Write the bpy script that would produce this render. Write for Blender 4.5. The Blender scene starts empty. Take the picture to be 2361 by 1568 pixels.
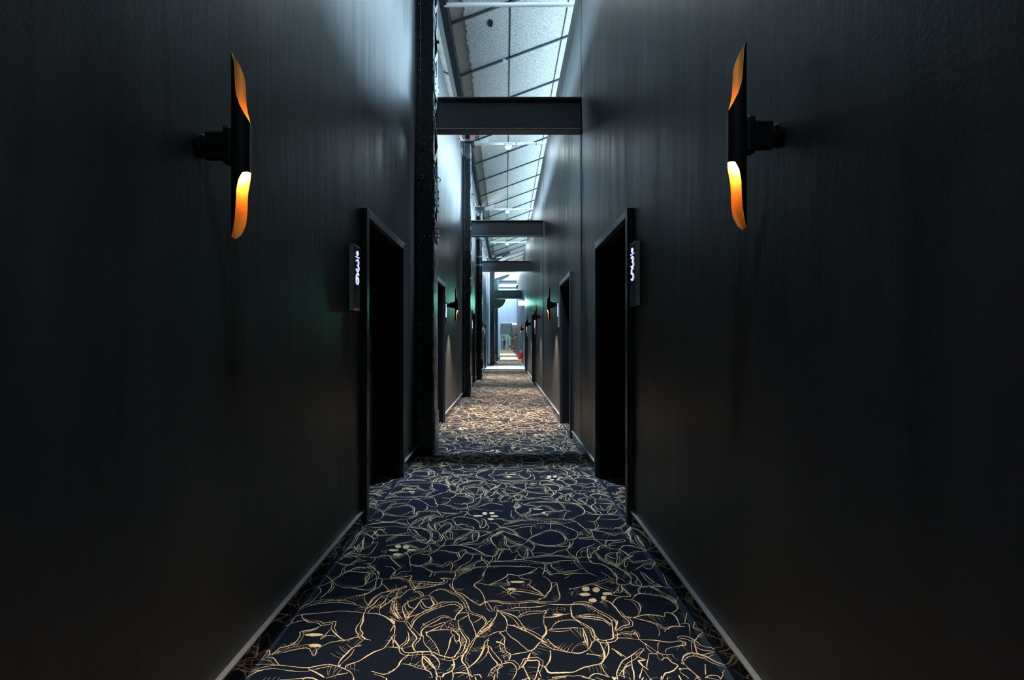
import bpy, math, random
from mathutils import Vector, Matrix
random.seed(7)
SC = bpy.context.scene
COL = SC.collection
R = math.radians

# ------------------------------------------------------------------ camera, world, daylight, exposure
EYE = 1.22
cam_d = bpy.data.cameras.new('camera'); cam_d.lens = 16; cam_d.sensor_width = 36
cam_d.shift_x = 14.5/2361; cam_d.shift_y = 5.5/2361; cam_d.clip_end = 300; cam_d.clip_start = .02
cam = bpy.data.objects.new('camera', cam_d); COL.objects.link(cam)
cam.location = (0, 0, EYE); cam.rotation_euler = (R(90), 0, 0)
SC.camera = cam
SC.view_settings.view_transform = 'Standard'; SC.view_settings.look = 'None'
SC.view_settings.exposure = 0.12; SC.view_settings.gamma = 1.0; SC.view_settings.use_curve_mapping = False
SC.cycles.use_denoising = True; SC.cycles.adaptive_threshold = .015
SC.cycles.max_bounces = 8; SC.cycles.diffuse_bounces = 5; SC.cycles.glossy_bounces = 4
SC.cycles.sample_clamp_indirect = 6.0
SC.cycles.caustics_reflective = False; SC.cycles.caustics_refractive = False
world = bpy.data.worlds.new('overcast_sky'); SC.world = world; world.use_nodes = True
bg = world.node_tree.nodes['Background']; bg.inputs[0].default_value = (.78, .9, 1, 1); bg.inputs[1].default_value = 1.6

def area(name, loc, rot, sx, sy, power, color):
    l = bpy.data.lights.new(name, 'AREA'); l.shape = 'RECTANGLE'; l.size = sx; l.size_y = sy
    l.energy = power; l.color = color
    o = bpy.data.objects.new(name, l); COL.objects.link(o); o.location = loc; o.rotation_euler = rot
    return o
SKY = (.52, .79, 1.0)
# daylight falling through the two glazed strips of the hall roof
area('skylight_daylight_east', (3.0, 13.5, 7.6), (0, R(12), 0), 1.6, 21, 5000, SKY)
area('skylight_daylight_west', (-3.6, 13.5, 7.2), (0, R(-12), 0), 1.6, 21, 5400, SKY)
# the open glazed roof of the far hall
area('far_roof_daylight', (0, 35.5, 7.6), (0, 0, 0), 8, 8, 4200, (.72, .88, 1))
area('far_hall_daylight', (0, 58, 4.6), (0, 0, 0), 3, 30, 2600, (.75, .95, 1))

# ------------------------------------------------------------------ materials
def mat(name, base=(.5, .5, .5), rough=.5, metal=0, spec=.5, emit=None, es=0, build=None):
    m = bpy.data.materials.new(name); m.use_nodes = True
    nt = m.node_tree; b = nt.nodes['Principled BSDF']
    b.inputs['Base Color'].default_value = (*base, 1); b.inputs['Roughness'].default_value = rough
    b.inputs['Metallic'].default_value = metal; b.inputs['Specular IOR Level'].default_value = spec
    if emit: b.inputs['Emission Color'].default_value = (*emit, 1); b.inputs['Emission Strength'].default_value = es
    if build: build(nt, b)
    return m
def nd(nt, t, **k):
    n = nt.nodes.new(t)
    for a, v in k.items():
        if a in n.inputs: n.inputs[a].default_value = v
        else: setattr(n, a, v)
    return n
def pos(nt, scale=(1, 1, 1)):
    g = nd(nt, 'ShaderNodeNewGeometry'); mp = nd(nt, 'ShaderNodeMapping')
    mp.inputs['Scale'].default_value = scale
    nt.links.new(g.outputs['Position'], mp.inputs['Vector']); return mp.outputs[0]
def noise(nt, vec, scale, detail=4, rough=.6):
    n = nd(nt, 'ShaderNodeTexNoise', Scale=scale, Detail=detail, Roughness=rough)
    nt.links.new(vec, n.inputs['Vector']); return n.outputs['Fac']
def ramp(nt, fac, stops):
    r = nd(nt, 'ShaderNodeValToRGB'); e = r.color_ramp.elements
    while len(e) < len(stops): e.new(.5)
    for i, (p, c) in enumerate(stops):
        e[i].position = p; e[i].color = (*c, 1) if len(c) == 3 else c
    nt.links.new(fac, r.inputs[0]); return r.outputs[0]
def bump(nt, b, h, st, dist):
    n = nd(nt, 'ShaderNodeBump', Strength=st, Distance=dist)
    nt.links.new(h, n.inputs['Height']); nt.links.new(n.outputs[0], b.inputs['Normal'])
def g3(v): return (v, v, v)

def wall_nodes(c0, c1):
    def f(nt, b):
        n1 = noise(nt, pos(nt, (5, 5, .55)), 1.6, 5, .6)
        nt.links.new(ramp(nt, n1, [(.32, c0), (.7, c1)]), b.inputs['Base Color'])
        n2 = noise(nt, pos(nt, (1, 1, 1)), 90, 3, .6)
        n3 = noise(nt, pos(nt, (9, 9, .8)), 2.2, 3, .5)
        mx = nd(nt, 'ShaderNodeMath', operation='MULTIPLY_ADD'); mx.inputs[1].default_value = 2.6
        nt.links.new(n3, mx.inputs[0]); nt.links.new(n2, mx.inputs[2])
        bump(nt, b, mx.outputs[0], .45, .0014)
        nt.links.new(ramp(nt, n1, [(.3, g3(.36)), (.7, g3(.50))]), b.inputs['Roughness'])
    return f
M = {}
M['wall'] = mat('charcoal_wall_paint', rough=.42, spec=.5, build=wall_nodes((.015, .017, .019), (.026, .028, .030)))
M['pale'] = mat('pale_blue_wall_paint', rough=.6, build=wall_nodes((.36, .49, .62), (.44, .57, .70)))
def carpet_n(nt, b):
    n = noise(nt, pos(nt), 420, 2, .7)
    n2 = noise(nt, pos(nt), 3, 3, .5)
    a = ramp(nt, n, [(.3, (.002, .0032, .0065)), (.72, (.008, .013, .027))])
    nt.links.new(a, b.inputs['Base Color']); bump(nt, b, n, .6, .003)
    b.inputs['Sheen Weight'].default_value = .06; b.inputs['Sheen Tint'].default_value = (.3, .45, .8, 1)
M['carpet'] = mat('navy_carpet_pile', rough=.95, spec=.1, build=carpet_n)
def carpet_far_n(nt, b):
    p = pos(nt); v = nd(nt, 'ShaderNodeTexVoronoi', feature='DISTANCE_TO_EDGE', Scale=6.0)
    nt.links.new(p, v.inputs['Vector'])
    nt.links.new(ramp(nt, v.outputs['Distance'], [(.05, (.36, .27, .15)), (.10, (.012, .014, .022))]), b.inputs['Base Color'])
M['carpet_far'] = mat('far_carpet_pile', rough=.95, spec=.1, build=carpet_far_n)
M['edge'] = mat('slate_carpet_border', (.022, .032, .05), .9, spec=.15)
def gold_n(nt, b):
    n = noise(nt, pos(nt), 260, 2, .7)
    nt.links.new(ramp(nt, n, [(.3, (.52, .36, .17)), (.60, (.95, .76, .48))]), b.inputs['Base Color'])
M['gold'] = mat('gold_carpet_yarn', rough=.9, spec=.1, build=gold_n)
def marble_n(nt, b):
    p = pos(nt); nz = nd(nt, 'ShaderNodeTexNoise', Scale=2.5, Detail=4.0); nt.links.new(p, nz.inputs['Vector'])
    ad = nd(nt, 'ShaderNodeVectorMath', operation='MULTIPLY_ADD'); ad.inputs[1].default_value = (.5, .5, .5)
    nt.links.new(nz.outputs['Color'], ad.inputs[0]); nt.links.new(p, ad.inputs[2])
    v = nd(nt, 'ShaderNodeTexVoronoi', feature='DISTANCE_TO_EDGE', Scale=7.0); nt.links.new(ad.outputs[0], v.inputs['Vector'])
    nt.links.new(ramp(nt, v.outputs['Distance'], [(.0, (.22, .13, .06)), (.018, (.004, .004, .005))]), b.inputs['Base Color'])
M['marble'] = mat('black_veined_marble', rough=.09, spec=.5, build=marble_n)
M['strip'] = mat('brushed_aluminium_strip', (.42, .43, .44), .38, .6)
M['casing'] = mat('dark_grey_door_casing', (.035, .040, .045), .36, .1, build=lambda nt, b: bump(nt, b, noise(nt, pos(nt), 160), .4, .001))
M['casing_edge'] = mat('casing_edge_and_beam_highlight', (.60, .64, .68), .4, .1)  # pale door edge; on the beams it paints the edge highlight
M['lintel'] = mat('lit_door_lintel', (.17, .19, .215), .34, .1, build=lambda nt, b: bump(nt, b, noise(nt, pos(nt), 160), .4, .001))  # casing colour lightened to hold the light falling from above
M['leaf'] = mat('matt_black_door', (.004, .004, .005), .55, spec=.3)
M['handle'] = mat('satin_handle', (.35, .35, .36), .3, 1)
def iron_n(nt, b):
    n = noise(nt, pos(nt, (1, 1, .6)), 22, 5, .7); n2 = noise(nt, pos(nt), 110, 2, .5)
    nt.links.new(ramp(nt, n2, [(.84, (.006, .012, .016)), (.88, (.07, .08, .09))]), b.inputs['Base Color'])
    bump(nt, b, n, .7, .010)
    nt.links.new(ramp(nt, n, [(.3, g3(.16)), (.7, g3(.42))]), b.inputs['Roughness'])
M['iron'] = mat('thick_black_gloss_paint', rough=.28, spec=.5, build=iron_n)
def worn_n(nt, b):
    n = noise(nt, pos(nt, (1, 1, .35)), 16, 6, .75)
    nt.links.new(ramp(nt, n, [(.48, (.012, .014, .016)), (.55, (.30, .32, .34))]), b.inputs['Base Color'])
    bump(nt, b, n, .8, .010)
M['worn'] = mat('flaking_white_and_black_paint', rough=.33, spec=.5, build=worn_n)
def beam_n(nt, b):
    n = noise(nt, pos(nt, (1, 1, 1)), 55, 4, .6); n2 = noise(nt, pos(nt), 60, 1, .5)
    a = ramp(nt, n2, [(.84, (.11, .125, .135)), (.87, (.4, .41, .41))])
    nt.links.new(a, b.inputs['Base Color']); bump(nt, b, n, .45, .003)
M['beam'] = mat('dark_slate_beam_paint', rough=.42, spec=.5, build=beam_n)
M['green'] = mat('green_steel_and_green_light', (.014, .045, .042), .4)  # green haunch paint; on far beam and bracket it paints the green light
M['steel_blue'] = mat('blue_grey_steel_paint', (.12, .19, .26), .45)
def board_n(nt, b):
    n = noise(nt, pos(nt), 62, 2, .9)
    base = ramp(nt, n, [(.36, (.24, .225, .205)), (.64, (.80, .74, .67))])
    g = nd(nt, 'ShaderNodeNewGeometry'); sx = nd(nt, 'ShaderNodeSeparateXYZ'); nt.links.new(g.outputs['Position'], sx.inputs[0])
    w = noise(nt, pos(nt, (1, 1, 1)), 9, 5, .75)
    ax = nd(nt, 'ShaderNodeMath', operation='ADD'); ax.inputs[1].default_value = .86; nt.links.new(sx.outputs[0], ax.inputs[0])
    ab = nd(nt, 'ShaderNodeMath', operation='ABSOLUTE'); nt.links.new(ax.outputs[0], ab.inputs[0])
    ad = nd(nt, 'ShaderNodeMath', operation='MULTIPLY_ADD'); ad.inputs[1].default_value = .16; nt.links.new(w, ad.inputs[0]); nt.links.new(ab.outputs[0], ad.inputs[2])
    st = ramp(nt, ad.outputs[0], [(.20, (.26, .20, .15)), (.27, (.16, .11, .075)), (.315, (.075, .036, .015)), (.345, (.13, .07, .035))])
    fac = ramp(nt, ad.outputs[0], [(.30, g3(.72)), (.325, g3(.92)), (.352, g3(0))])
    mx = nd(nt, 'ShaderNodeMix', data_type='RGBA'); nt.links.new(fac, mx.inputs[0])
    nt.links.new(base, mx.inputs[6]); nt.links.new(st, mx.inputs[7])
    nt.links.new(mx.outputs[2], b.inputs['Base Color']); bump(nt, b, n, .4, .003)
M['board'] = mat('speckled_wood_wool_board', rough=.9, spec=.15, build=board_n)
M['batten'] = mat('dark_teal_batten_paint', (.020, .035, .04), .5)
M['white_metal'] = mat('white_painted_pipe', (.62, .68, .70), .4)
M['rust'] = mat('rust_red_primer', rough=.7, build=lambda nt, b: nt.links.new(ramp(nt, noise(nt, pos(nt), 14), [(.35, (.30, .09, .06)), (.65, (.55, .40, .36))]), b.inputs['Base Color']))
M['tube'] = mat('matt_black_lamp_tube', (.0025, .0025, .0025), .42, spec=.22)
M['lining'] = mat('gold_lamp_lining', (1.0, .46, .09), .45, .65)
M['rim'] = mat('polished_gold_rim', (1.0, .60, .20), .25, 1)
M['bulb'] = mat('warm_lamp_bulb', (1, .8, .5), .5, emit=(1, .60, .22), es=120)
M['led'] = mat('cool_lamp_diffuser', (1, 1, 1), .5, emit=(.85, .97, 1), es=30)
M['exit'] = mat('lit_exit_diffuser', (1, 1, 1), .5, emit=(.45, 1, .84), es=26)
M['sign'] = mat('black_gloss_sign', (.004, .004, .006), .08)
M['sign_edge'] = mat('brushed_steel_edge', (.75, .77, .80), .35, .35)
M['neon'] = mat('white_blue_glowing_digit', (1, 1, 1), .5, emit=(.62, .72, 1), es=1.5)
M['halo'] = mat('blue_backlit_rim', (.02, .05, .6), .5, emit=(.02, .06, .95), es=.45)
M['red'] = mat('red_extinguisher_paint', (.45, .01, .012), .25)
M['yellow'] = mat('yellow_label', (.85, .45, .02), .5)
M['orange'] = mat('orange_canister_paint', (.95, .23, .03), .4)
M['bluegrey'] = mat('blue_grey_stand', (.22, .32, .36), .5)
M['blackm'] = mat('black_rubber', (.01, .01, .011), .5)
M['pale_floor'] = mat('pale_floor_tone', (.78, .83, .86), .5, build=lambda nt, b: nt.links.new(ramp(nt, noise(nt, pos(nt), 12), [(.3, (.66, .72, .76)), (.7, (.82, .86, .88))]), b.inputs['Base Color']))
M['white'] = mat('white_door_frame_paint', (.8, .86, .88), .4)
M['glass'] = mat('door_glass', (.25, .4, .45), .08, spec=.8)
M['skin'] = mat('skin', (.5, .3, .22), .5)
M['cloth'] = mat('dark_navy_clothes', (.012, .016, .025), .8)
M['hair'] = mat('dark_hair', (.01, .008, .007), .6)
M['roomtop'] = mat('pale_plaster_top', (.34, .36, .37), .9)
M['grey_steel'] = mat('grey_gutter_paint', (.20, .21, .215), .5)
M['rail'] = mat('black_rail_paint', (.008, .012, .014), .75, spec=.12)
M['foliage'] = mat('grey_green_foliage', rough=.8, build=lambda nt, b: nt.links.new(ramp(nt, noise(nt, pos(nt), 8), [(.35, (.05, .10, .07)), (.65, (.25, .38, .28))]), b.inputs['Base Color']))

# ------------------------------------------------------------------ mesh helpers
class MB:
    def __init__(s): s.v = []; s.f = []; s.mi = []; s.cur = 0
    def add(s, vs, fs):
        o = len(s.v); s.v += [tuple(v) for v in vs]
        for f in fs: s.f.append([i+o for i in f]); s.mi.append(s.cur)
        return s
    def box(s, x0, x1, y0, y1, z0, z1):
        if x0 > x1: x0, x1 = x1, x0
        if y0 > y1: y0, y1 = y1, y0
        if z0 > z1: z0, z1 = z1, z0
        return s.add([(x0,y0,z0),(x1,y0,z0),(x1,y1,z0),(x0,y1,z0),(x0,y0,z1),(x1,y0,z1),(x1,y1,z1),(x0,y1,z1)],
              [(0,3,2,1),(4,5,6,7),(0,1,5,4),(1,2,6,5),(2,3,7,6),(3,0,4,7)])
    def bar(s, a, b, w, t, up=(0, 0, 1)):          # rectangular bar from a to b, w across, t along 'up'
        a = Vector(a); b = Vector(b); d = (b-a).normalized(); u = Vector(up); u = (u-d*u.dot(d)).normalized(); c = d.cross(u)
        vs = []
        for p in (a, b):
            for i, j in ((-1,-1),(1,-1),(1,1),(-1,1)): vs.append(p + c*(w/2*i) + u*(t/2*j))
        return s.add(vs, [(0,1,2,3),(7,6,5,4),(0,4,5,1),(1,5,6,2),(2,6,7,3),(3,7,4,0)])
    def lathe(s, prof, c=(0, 0, 0), axis='z', n=24, caps=True):
        vs = []; fs = []
        for (r, h) in prof:
            for i in range(n):
                a = 2*math.pi*i/n; x, y = r*math.cos(a), r*math.sin(a)
                p = {'z': (x, y, h), 'x': (h, x, y), 'y': (y, h, x)}[axis]
                vs.append((p[0]+c[0], p[1]+c[1], p[2]+c[2]))
        for k in range(len(prof)-1):
            for i in range(n):
                j = (i+1) % n; fs.append((k*n+i, k*n+j, (k+1)*n+j, (k+1)*n+i))
        if caps: fs.append(tuple(range(n-1, -1, -1))); fs.append(tuple((len(prof)-1)*n+i for i in range(n)))
        return s.add(vs, fs)
    def tube(s, pts, r, n=10, closed=False):
        pts = [Vector(p) for p in pts]; rings = []; m = len(pts); prev = None
        for i, p in enumerate(pts):
            if closed: d = pts[(i+1) % m] - pts[i-1]
            else: d = pts[min(i+1, m-1)] - pts[max(i-1, 0)]
            d.normalize()
            if prev is None: u = d.orthogonal().normalized()
            else: u = (prev - d*prev.dot(d)).normalized()
            prev = u; c = d.cross(u); rr = r[i] if isinstance(r, (list, tuple)) else r
            rings.append([p + (u*math.cos(2*math.pi*k/n) + c*math.sin(2*math.pi*k/n))*rr for k in range(n)])
        vs = [v for rg in rings for v in rg]; fs = []
        for i in range(m if closed else m-1):
            a = i*n; b = ((i+1) % m)*n
            for k in range(n): fs.append((a+k, a+(k+1) % n, b+(k+1) % n, b+k))
        if not closed: fs.append(tuple(range(n-1, -1, -1))); fs.append(tuple((m-1)*n+k for k in range(n)))
        return s.add(vs, fs)
    def prism(s, poly, d0, d1, axis):     # poly in the two other axes, extruded along axis
        n = len(poly)
        def P(u, v, d): return {'x': (d, u, v), 'y': (u, d, v), 'z': (u, v, d)}[axis]
        vs = [P(u, v, d0) for u, v in poly] + [P(u, v, d1) for u, v in poly]
        fs = [tuple(range(n-1, -1, -1)), tuple(range(n, 2*n))] + [(i, (i+1) % n, n+(i+1) % n, n+i) for i in range(n)]
        return s.add(vs, fs)
    def dome(s, c, r, nrm, h=None, n=8):
        nrm = Vector(nrm).normalized(); u = nrm.orthogonal().normalized(); w = nrm.cross(u); h = h or r*.7; c = Vector(c)
        vs = []
        for k, (rr, hh) in enumerate(((1, 0), (.78, .62))):
            for i in range(n):
                a = 2*math.pi*i/n; vs.append(c + (u*math.cos(a)+w*math.sin(a))*r*rr + nrm*h*hh)
        vs.append(c + nrm*h)
        fs = [(i, (i+1) % n, n+(i+1) % n, n+i) for i in range(n)] + [(n+i, n+(i+1) % n, 2*n) for i in range(n)]
        return s.add(vs, fs)
    def mesh(s, name, mats):
        me = bpy.data.meshes.new(name); me.from_pydata(s.v, [], s.f)
        for m in (mats if isinstance(mats, (list, tuple)) else [mats]): me.materials.append(m)
        me.polygons.foreach_set('material_index', s.mi); me.update(); return me
    def build(s, name, mats, parent=None, smooth=None, bevel=0, fix=True):
        me = s.mesh(name, mats)
        if fix:
            import bmesh
            bm = bmesh.new(); bm.from_mesh(me); bmesh.ops.recalc_face_normals(bm, faces=bm.faces); bm.to_mesh(me); bm.free()
        if smooth: me.shade_smooth(); 
        if smooth and smooth is not True: me.set_sharp_from_angle(angle=R(smooth))
        o = bpy.data.objects.new(name, me); COL.objects.link(o)
        if bevel:
            b = o.modifiers.new('bevel', 'BEVEL'); b.width = bevel; b.segments = 2; b.limit_method = 'ANGLE'
        if parent: o.parent = parent
        return o
def tag(o, label=None, cat=None, group=None, kind=None):
    if label: o['label'] = label
    if cat: o['category'] = cat
    if group: o['group'] = group
    if kind: o['kind'] = kind
    return o
def empty(name, loc, label=None, cat=None, group=None, kind=None, rz=0):
    o = bpy.data.objects.new(name, None); COL.objects.link(o); o.location = loc; o.rotation_euler = (0, 0, rz)
    o.empty_display_size = .05
    return tag(o, label, cat, group, kind)
def rel(o, parent):      # parent keeping world place (parents here are only translated)
    o.parent = parent; o.location = Vector(o.location) - Vector(parent.location); return o
def copy_tree(o, parent=None):
    c = o.copy(); COL.objects.link(c); c.parent = parent
    for ch in [x for x in bpy.data.objects if x.parent == o]: copy_tree(ch, c)
    return c

# ------------------------------------------------------------------ the setting
XL, XR = -.962, .847          # wall faces
WT = .26                      # wall thickness
WZ = 5.4                      # wall top
XR2 = 1.0                     # right wall beyond the cross wall
DW = 2.065
DL = [(3.09, 4.125), (5.95, 6.95), (12.85, 13.85), (20.4, 21.6)]
DR = [(3.09, 4.125), (5.80, 6.84), (12.95, 14.0), (17.9, 19.0)]
DLf = [(41, 42), (52, 53), (63, 64)]
DRf = [(40, 41), (46, 47), (53.5, 54.5), (61, 62)]
def wall(name, x0, x1, y0, y1, doors, m, label):
    b = MB(); y = y0
    for (a, c) in doors:
        if a > y1 or c < y0: continue
        b.box(x0, x1, y, a, 0, WZ); b.box(x0, x1, a, c, DW, WZ); y = c
    b.box(x0, x1, y, y1, 0, WZ)
    return tag(b.build(name, m), label, 'wall', kind='structure')
wall('wall_left', XL-WT, XL, -2.5, 22.2, DL, M['wall'], 'long charcoal painted corridor wall with doors 36 and 38, behind the riveted columns')
wall('wall_right', XR, XR+WT, -2.5, 35, DR, M['wall'], 'long charcoal painted corridor wall with doors 35 and 37, opposite the riveted columns')
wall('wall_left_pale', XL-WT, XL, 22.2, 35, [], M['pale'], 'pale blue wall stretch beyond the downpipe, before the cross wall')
wall('wall_left_far', XL-WT, XL, 35.3, 80, DLf, M['wall'], 'grey wall of the far corridor, seen through the cross wall on the person side')
wall('wall_right_far', XR2, XR2+WT, 35.3, 80, DRf, M['wall'], 'far corridor wall with small lamps and red extinguishers')
tag(MB().box(XL-WT, XR+WT+.3, -2.8, -2.5, 0, WZ).build('wall_back', M['wall']), 'charcoal wall closing the corridor behind the viewer', 'wall', kind='structure')
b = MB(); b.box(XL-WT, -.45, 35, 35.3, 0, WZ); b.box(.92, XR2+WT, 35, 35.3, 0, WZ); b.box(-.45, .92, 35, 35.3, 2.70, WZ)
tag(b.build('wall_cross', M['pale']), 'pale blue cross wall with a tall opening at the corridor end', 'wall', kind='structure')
# casing of the opening
t = MB(); t.box(-.475, -.43, 34.97, 35.33, 0, 2.74); t.box(.90, .945, 34.97, 35.33, 0, 2.74); t.box(-.475, .945, 34.97, 35.33, 2.69, 2.74)
tr = tag(t.build('trim_1', M['white']), 'thin pale frame lining the opening in the cross wall', 'trim', kind='structure')
for a, c in ((-.48, -.425), (.895, .95)): MB().box(a, c, 34.95, 35.35, 0, .10).build('foot_block', M['blackm'], tr)
# end of the far corridor
b = MB(); b.box(XL-WT, -.93, 80, 80.3, 0, WZ); b.box(-.93, .80, 80, 80.3, 2.55, WZ); b.box(.80, XR2+WT, 80, 80.3, 0, WZ)
tag(b.build('wall_end', M['bluegrey']), 'grey-green wall above the white glazed door at the very end', 'wall', kind='structure')

# floor: one slab, pale bands laid across it, carpet
fl = tag(MB().box(-1.9, 1.9, -2.8, 83, -.12, -.006).build('floor', M['carpet']), 'navy carpeted corridor floor with flowing gold peony line drawing', 'floor', kind='structure')
tag(MB().box(XL, XR, 20.9, 23.9, -.006, .004).build('pale_floor_strip', M['pale_floor']), 'pale band across the carpet beside the red extinguisher', 'floor_band', kind='structure')
tag(MB().box(-.43, .90, 32.2, 36.6, -.006, .004).build('pale_floor_strip', M['pale_floor']), 'pale band across the floor in the cross-wall opening', 'floor_band', kind='structure')
tag(MB().box(XL, XR2, 44.5, 48.5, -.006, .004).build('pale_floor_strip', M['pale_floor']), 'pale band on the far corridor floor before the person', 'floor_band', kind='structure')

# baseboards between doors
def baseboards(side, doors, y0, y1, x):
    s = 1 if side == 'left' else -1
    y = y0; n = 0; segs = []
    for (a, c) in doors + [(y1+.06, 0)]:
        segs.append((y, a-.06)); y = c+.06
    e = empty('baseboard_'+side, (x, y0, 0), 'black veined marble baseboard with grey metal top strip along the %s' % ('column side wall' if side == 'left' else 'wall opposite the columns'), 'baseboard', kind='structure')
    for (a, c) in segs:
        if c-a < .05: continue
        q = a
        while q < c-1e-3:
            r_ = min(q+1.2, c)
            if c-r_ < .25: r_ = c
            rel(MB().box(x, x+s*.019, q+.0008, r_-.0008, 0, .097).build('marble_plinth', M['marble'], bevel=0), e)
            q = r_
        rel(MB().box(x, x+s*.022, a, c, .097, .103).build('top_strip', M['strip']), e)
baseboards('left', DL, -2.5, 22.1, XL)
baseboards('right', DR, -2.5, 34.9, XR)

# doors
def door(n, side, a, c, label, detail=True):
    s = 1 if side == 'L' else -1; x = XL if side == 'L' else XR
    if a > 36 and side == 'R': x = XR2
    e = empty('door_%d' % n, (x, (a+c)/2, 0), label, 'door', kind='structure')
    rx = x - s*.185
    p = .036
    f = MB()
    f.box(x-s*.02, x+s*p, a-.052, a, 0, DW+.055); f.box(x-s*.02, x+s*p, c, c+.052, 0, DW+.055)
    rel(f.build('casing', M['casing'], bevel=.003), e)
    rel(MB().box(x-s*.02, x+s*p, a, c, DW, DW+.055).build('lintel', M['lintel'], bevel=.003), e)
    if detail:
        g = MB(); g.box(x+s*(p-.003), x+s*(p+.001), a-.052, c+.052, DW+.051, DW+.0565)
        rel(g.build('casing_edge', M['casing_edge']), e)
    j = MB(); j.box(rx, x, a, a+.006, 0, DW); j.box(rx, x, c-.006, c, 0, DW); j.box(rx, x, a, c, DW-.006, DW)
    rel(j.build('jamb_lining', M['leaf']), e)
    l = MB(); l.box(rx-s*.045, rx, a, c, 0, DW)
    rel(l.build('door_leaf', M['leaf']), e)
    if detail:
        for z0, z1 in ((.2, .95), (1.12, 1.9)): rel(MB().box(rx, rx+s*.006, a+.14, c-.14, z0, z1).build('leaf_panel', M['leaf'], bevel=.003), e)
        h = MB(); yy = a+.10
        h.box(rx, rx+s*.008, yy-.025, yy+.025, .92, 1.14)
        h.tube([(rx, yy, 1.05), (rx+s*.05, yy, 1.05), (rx+s*.055, yy+.02, 1.05), (rx+s*.055, yy+.13, 1.05)], .009, 8)
        rel(h.build('door_handle', M['handle'], smooth=40), e)
    return e
nm = 1
for i, (a, c) in enumerate(DL):
    door(nm, 'L', a, c, ['black recessed door beside the lit 36 sign, near riveted column', 'black recessed door beside the lit 38 sign, between the first two columns', 'narrow view of black recessed door behind the second riveted column', 'black recessed door in front of the pale blue wall stretch'][i], i < 3); nm += 1
for i, (a, c) in enumerate(DR):
    door(nm, 'R', a, c, ['black recessed door beside the lit 35 sign', 'black recessed door beside the lit 37 sign, before the second sconce', 'black recessed door just beyond the third copper-lit sconce from the viewer', 'black recessed door nearest the red extinguisher on the pale floor band'][i], i < 3); nm += 1
for i, (a, c) in enumerate(DLf): door(nm, 'L', a, c, 'small dark door in the far corridor, on the side away from the extinguishers', False).__setitem__('group', 'doors of the far corridor, column side'); nm += 1
for i, (a, c) in enumerate(DRf): door(nm, 'R', a, c, 'small dark door in the far corridor beside the tiny lamps', False).__setitem__('group', 'doors of the far corridor, lamp side'); nm += 1

# shallow steel pilasters and sheet joint on the right wall by the beams
for k, yy in enumerate((5.10, 10.3, 15.35)):
    tag(MB().box(XR-.005, XR, yy, yy+.17, .104, WZ).build('trim_%d' % (k+2), M['wall'], bevel=.003), 'shallow charcoal pilaster under the %s beam end' % ['nearest', 'second', 'third'][k], 'trim', kind='structure')

# ------------------------------------------------------------------ roof
SL = .37; TH = math.atan(SL); VX = -.86; VZ = EYE + 4.65
def roof_z(x): return VZ + (SL*(x-VX) if x > VX else .40*(VX-x))
ceil = empty('ceiling', (0, 0, 0), 'pitched roof lining of speckled grey boards between dark battens', 'ceiling', kind='structure')
PY = 1.31; Y0 = 6.65 - 6*PY
def panel_mesh(w, m):
    return MB().box(-w/2, w/2, -PY/2+.006, PY/2-.006, 0, .03).mesh('ceiling_panel', m)
cols = [(-.80, .07), (.07, .98), (.98, 1.89)]
colsL = [(-.98, -1.84), (-1.84, -2.70)]
def put_panel(xa, xb, yc, th, me):
    o = bpy.data.objects.new('ceiling_panel', me); COL.objects.link(o)
    xc = (xa+xb)/2; o.location = (xc, yc, roof_z(xc)+random.uniform(0, .003)); o.rotation_euler = (0, th, 0); o.parent = ceil
pm = [panel_mesh((b-a)/math.cos(TH)-.012, M['board']) for a, b in cols]
pml = [panel_mesh((a-b)/math.cos(.38)-.012, M['board']) for a, b in colsL]
NR = 24
for r_ in range(NR):
    yc = Y0 + (r_+.5)*PY
    for (a, b_), me in zip(cols, pm): put_panel(a, b_, yc, -TH, me)
    for (a, b_), me in zip(colsL, pml): put_panel(a, b_, yc, .3805, me)
for r_ in range(NR+1):
    yc = Y0 + r_*PY
    bt = MB(); bt.bar((VX+.06, yc, roof_z(VX+.06)-.012), (1.95, yc, roof_z(1.95)-.012), .032, .035)
    o = bt.build('batten', M['batten'], ceil)
    bt = MB(); bt.bar((VX-.12, yc, roof_z(VX-.12)-.012), (-2.75, yc, roof_z(-2.75)-.012), .032, .035)
    bt.build('batten', M['batten'], ceil)
for x in (.07, .98, 1.89):
    MB().box(x-.007, x+.007, Y0, Y0+NR*PY, roof_z(x)-.016, roof_z(x)+.02).build('joint_strip', M['batten'], ceil)
YE = Y0+NR*PY
# boarding behind the battens, outer roof strips
class BK:
    def bar(s, *a): MB().bar(*a).build('roof_boarding', M['roomtop'], ceil)
bk = BK()
bk.bar((VX-.1, (Y0+YE)/2, roof_z(VX)+.10), (1.95, (Y0+YE)/2, roof_z(1.95)+.06), YE-Y0, .02)
bk.bar((VX+.1, (Y0+YE)/2, roof_z(VX)+.10), (-2.75, (Y0+YE)/2, roof_z(-2.75)+.06), YE-Y0, .02)
bk.bar((3.9, (Y0+YE)/2, roof_z(3.9)), (5.3, (Y0+YE)/2, roof_z(5.3)), YE-Y0, .04)
bk.bar((-4.5, (Y0+YE)/2, roof_z(-4.5)), (-5.5, (Y0+YE)/2, roof_z(-5.5)), YE-Y0, .04)
bk.bar((1.9, .8, roof_z(1.9)), (3.9, .8, roof_z(3.9)), 4.6, .04); bk.bar((-2.7, .8, roof_z(-2.7)), (-4.5, .8, roof_z(-4.5)), 4.6, .04)
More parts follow.
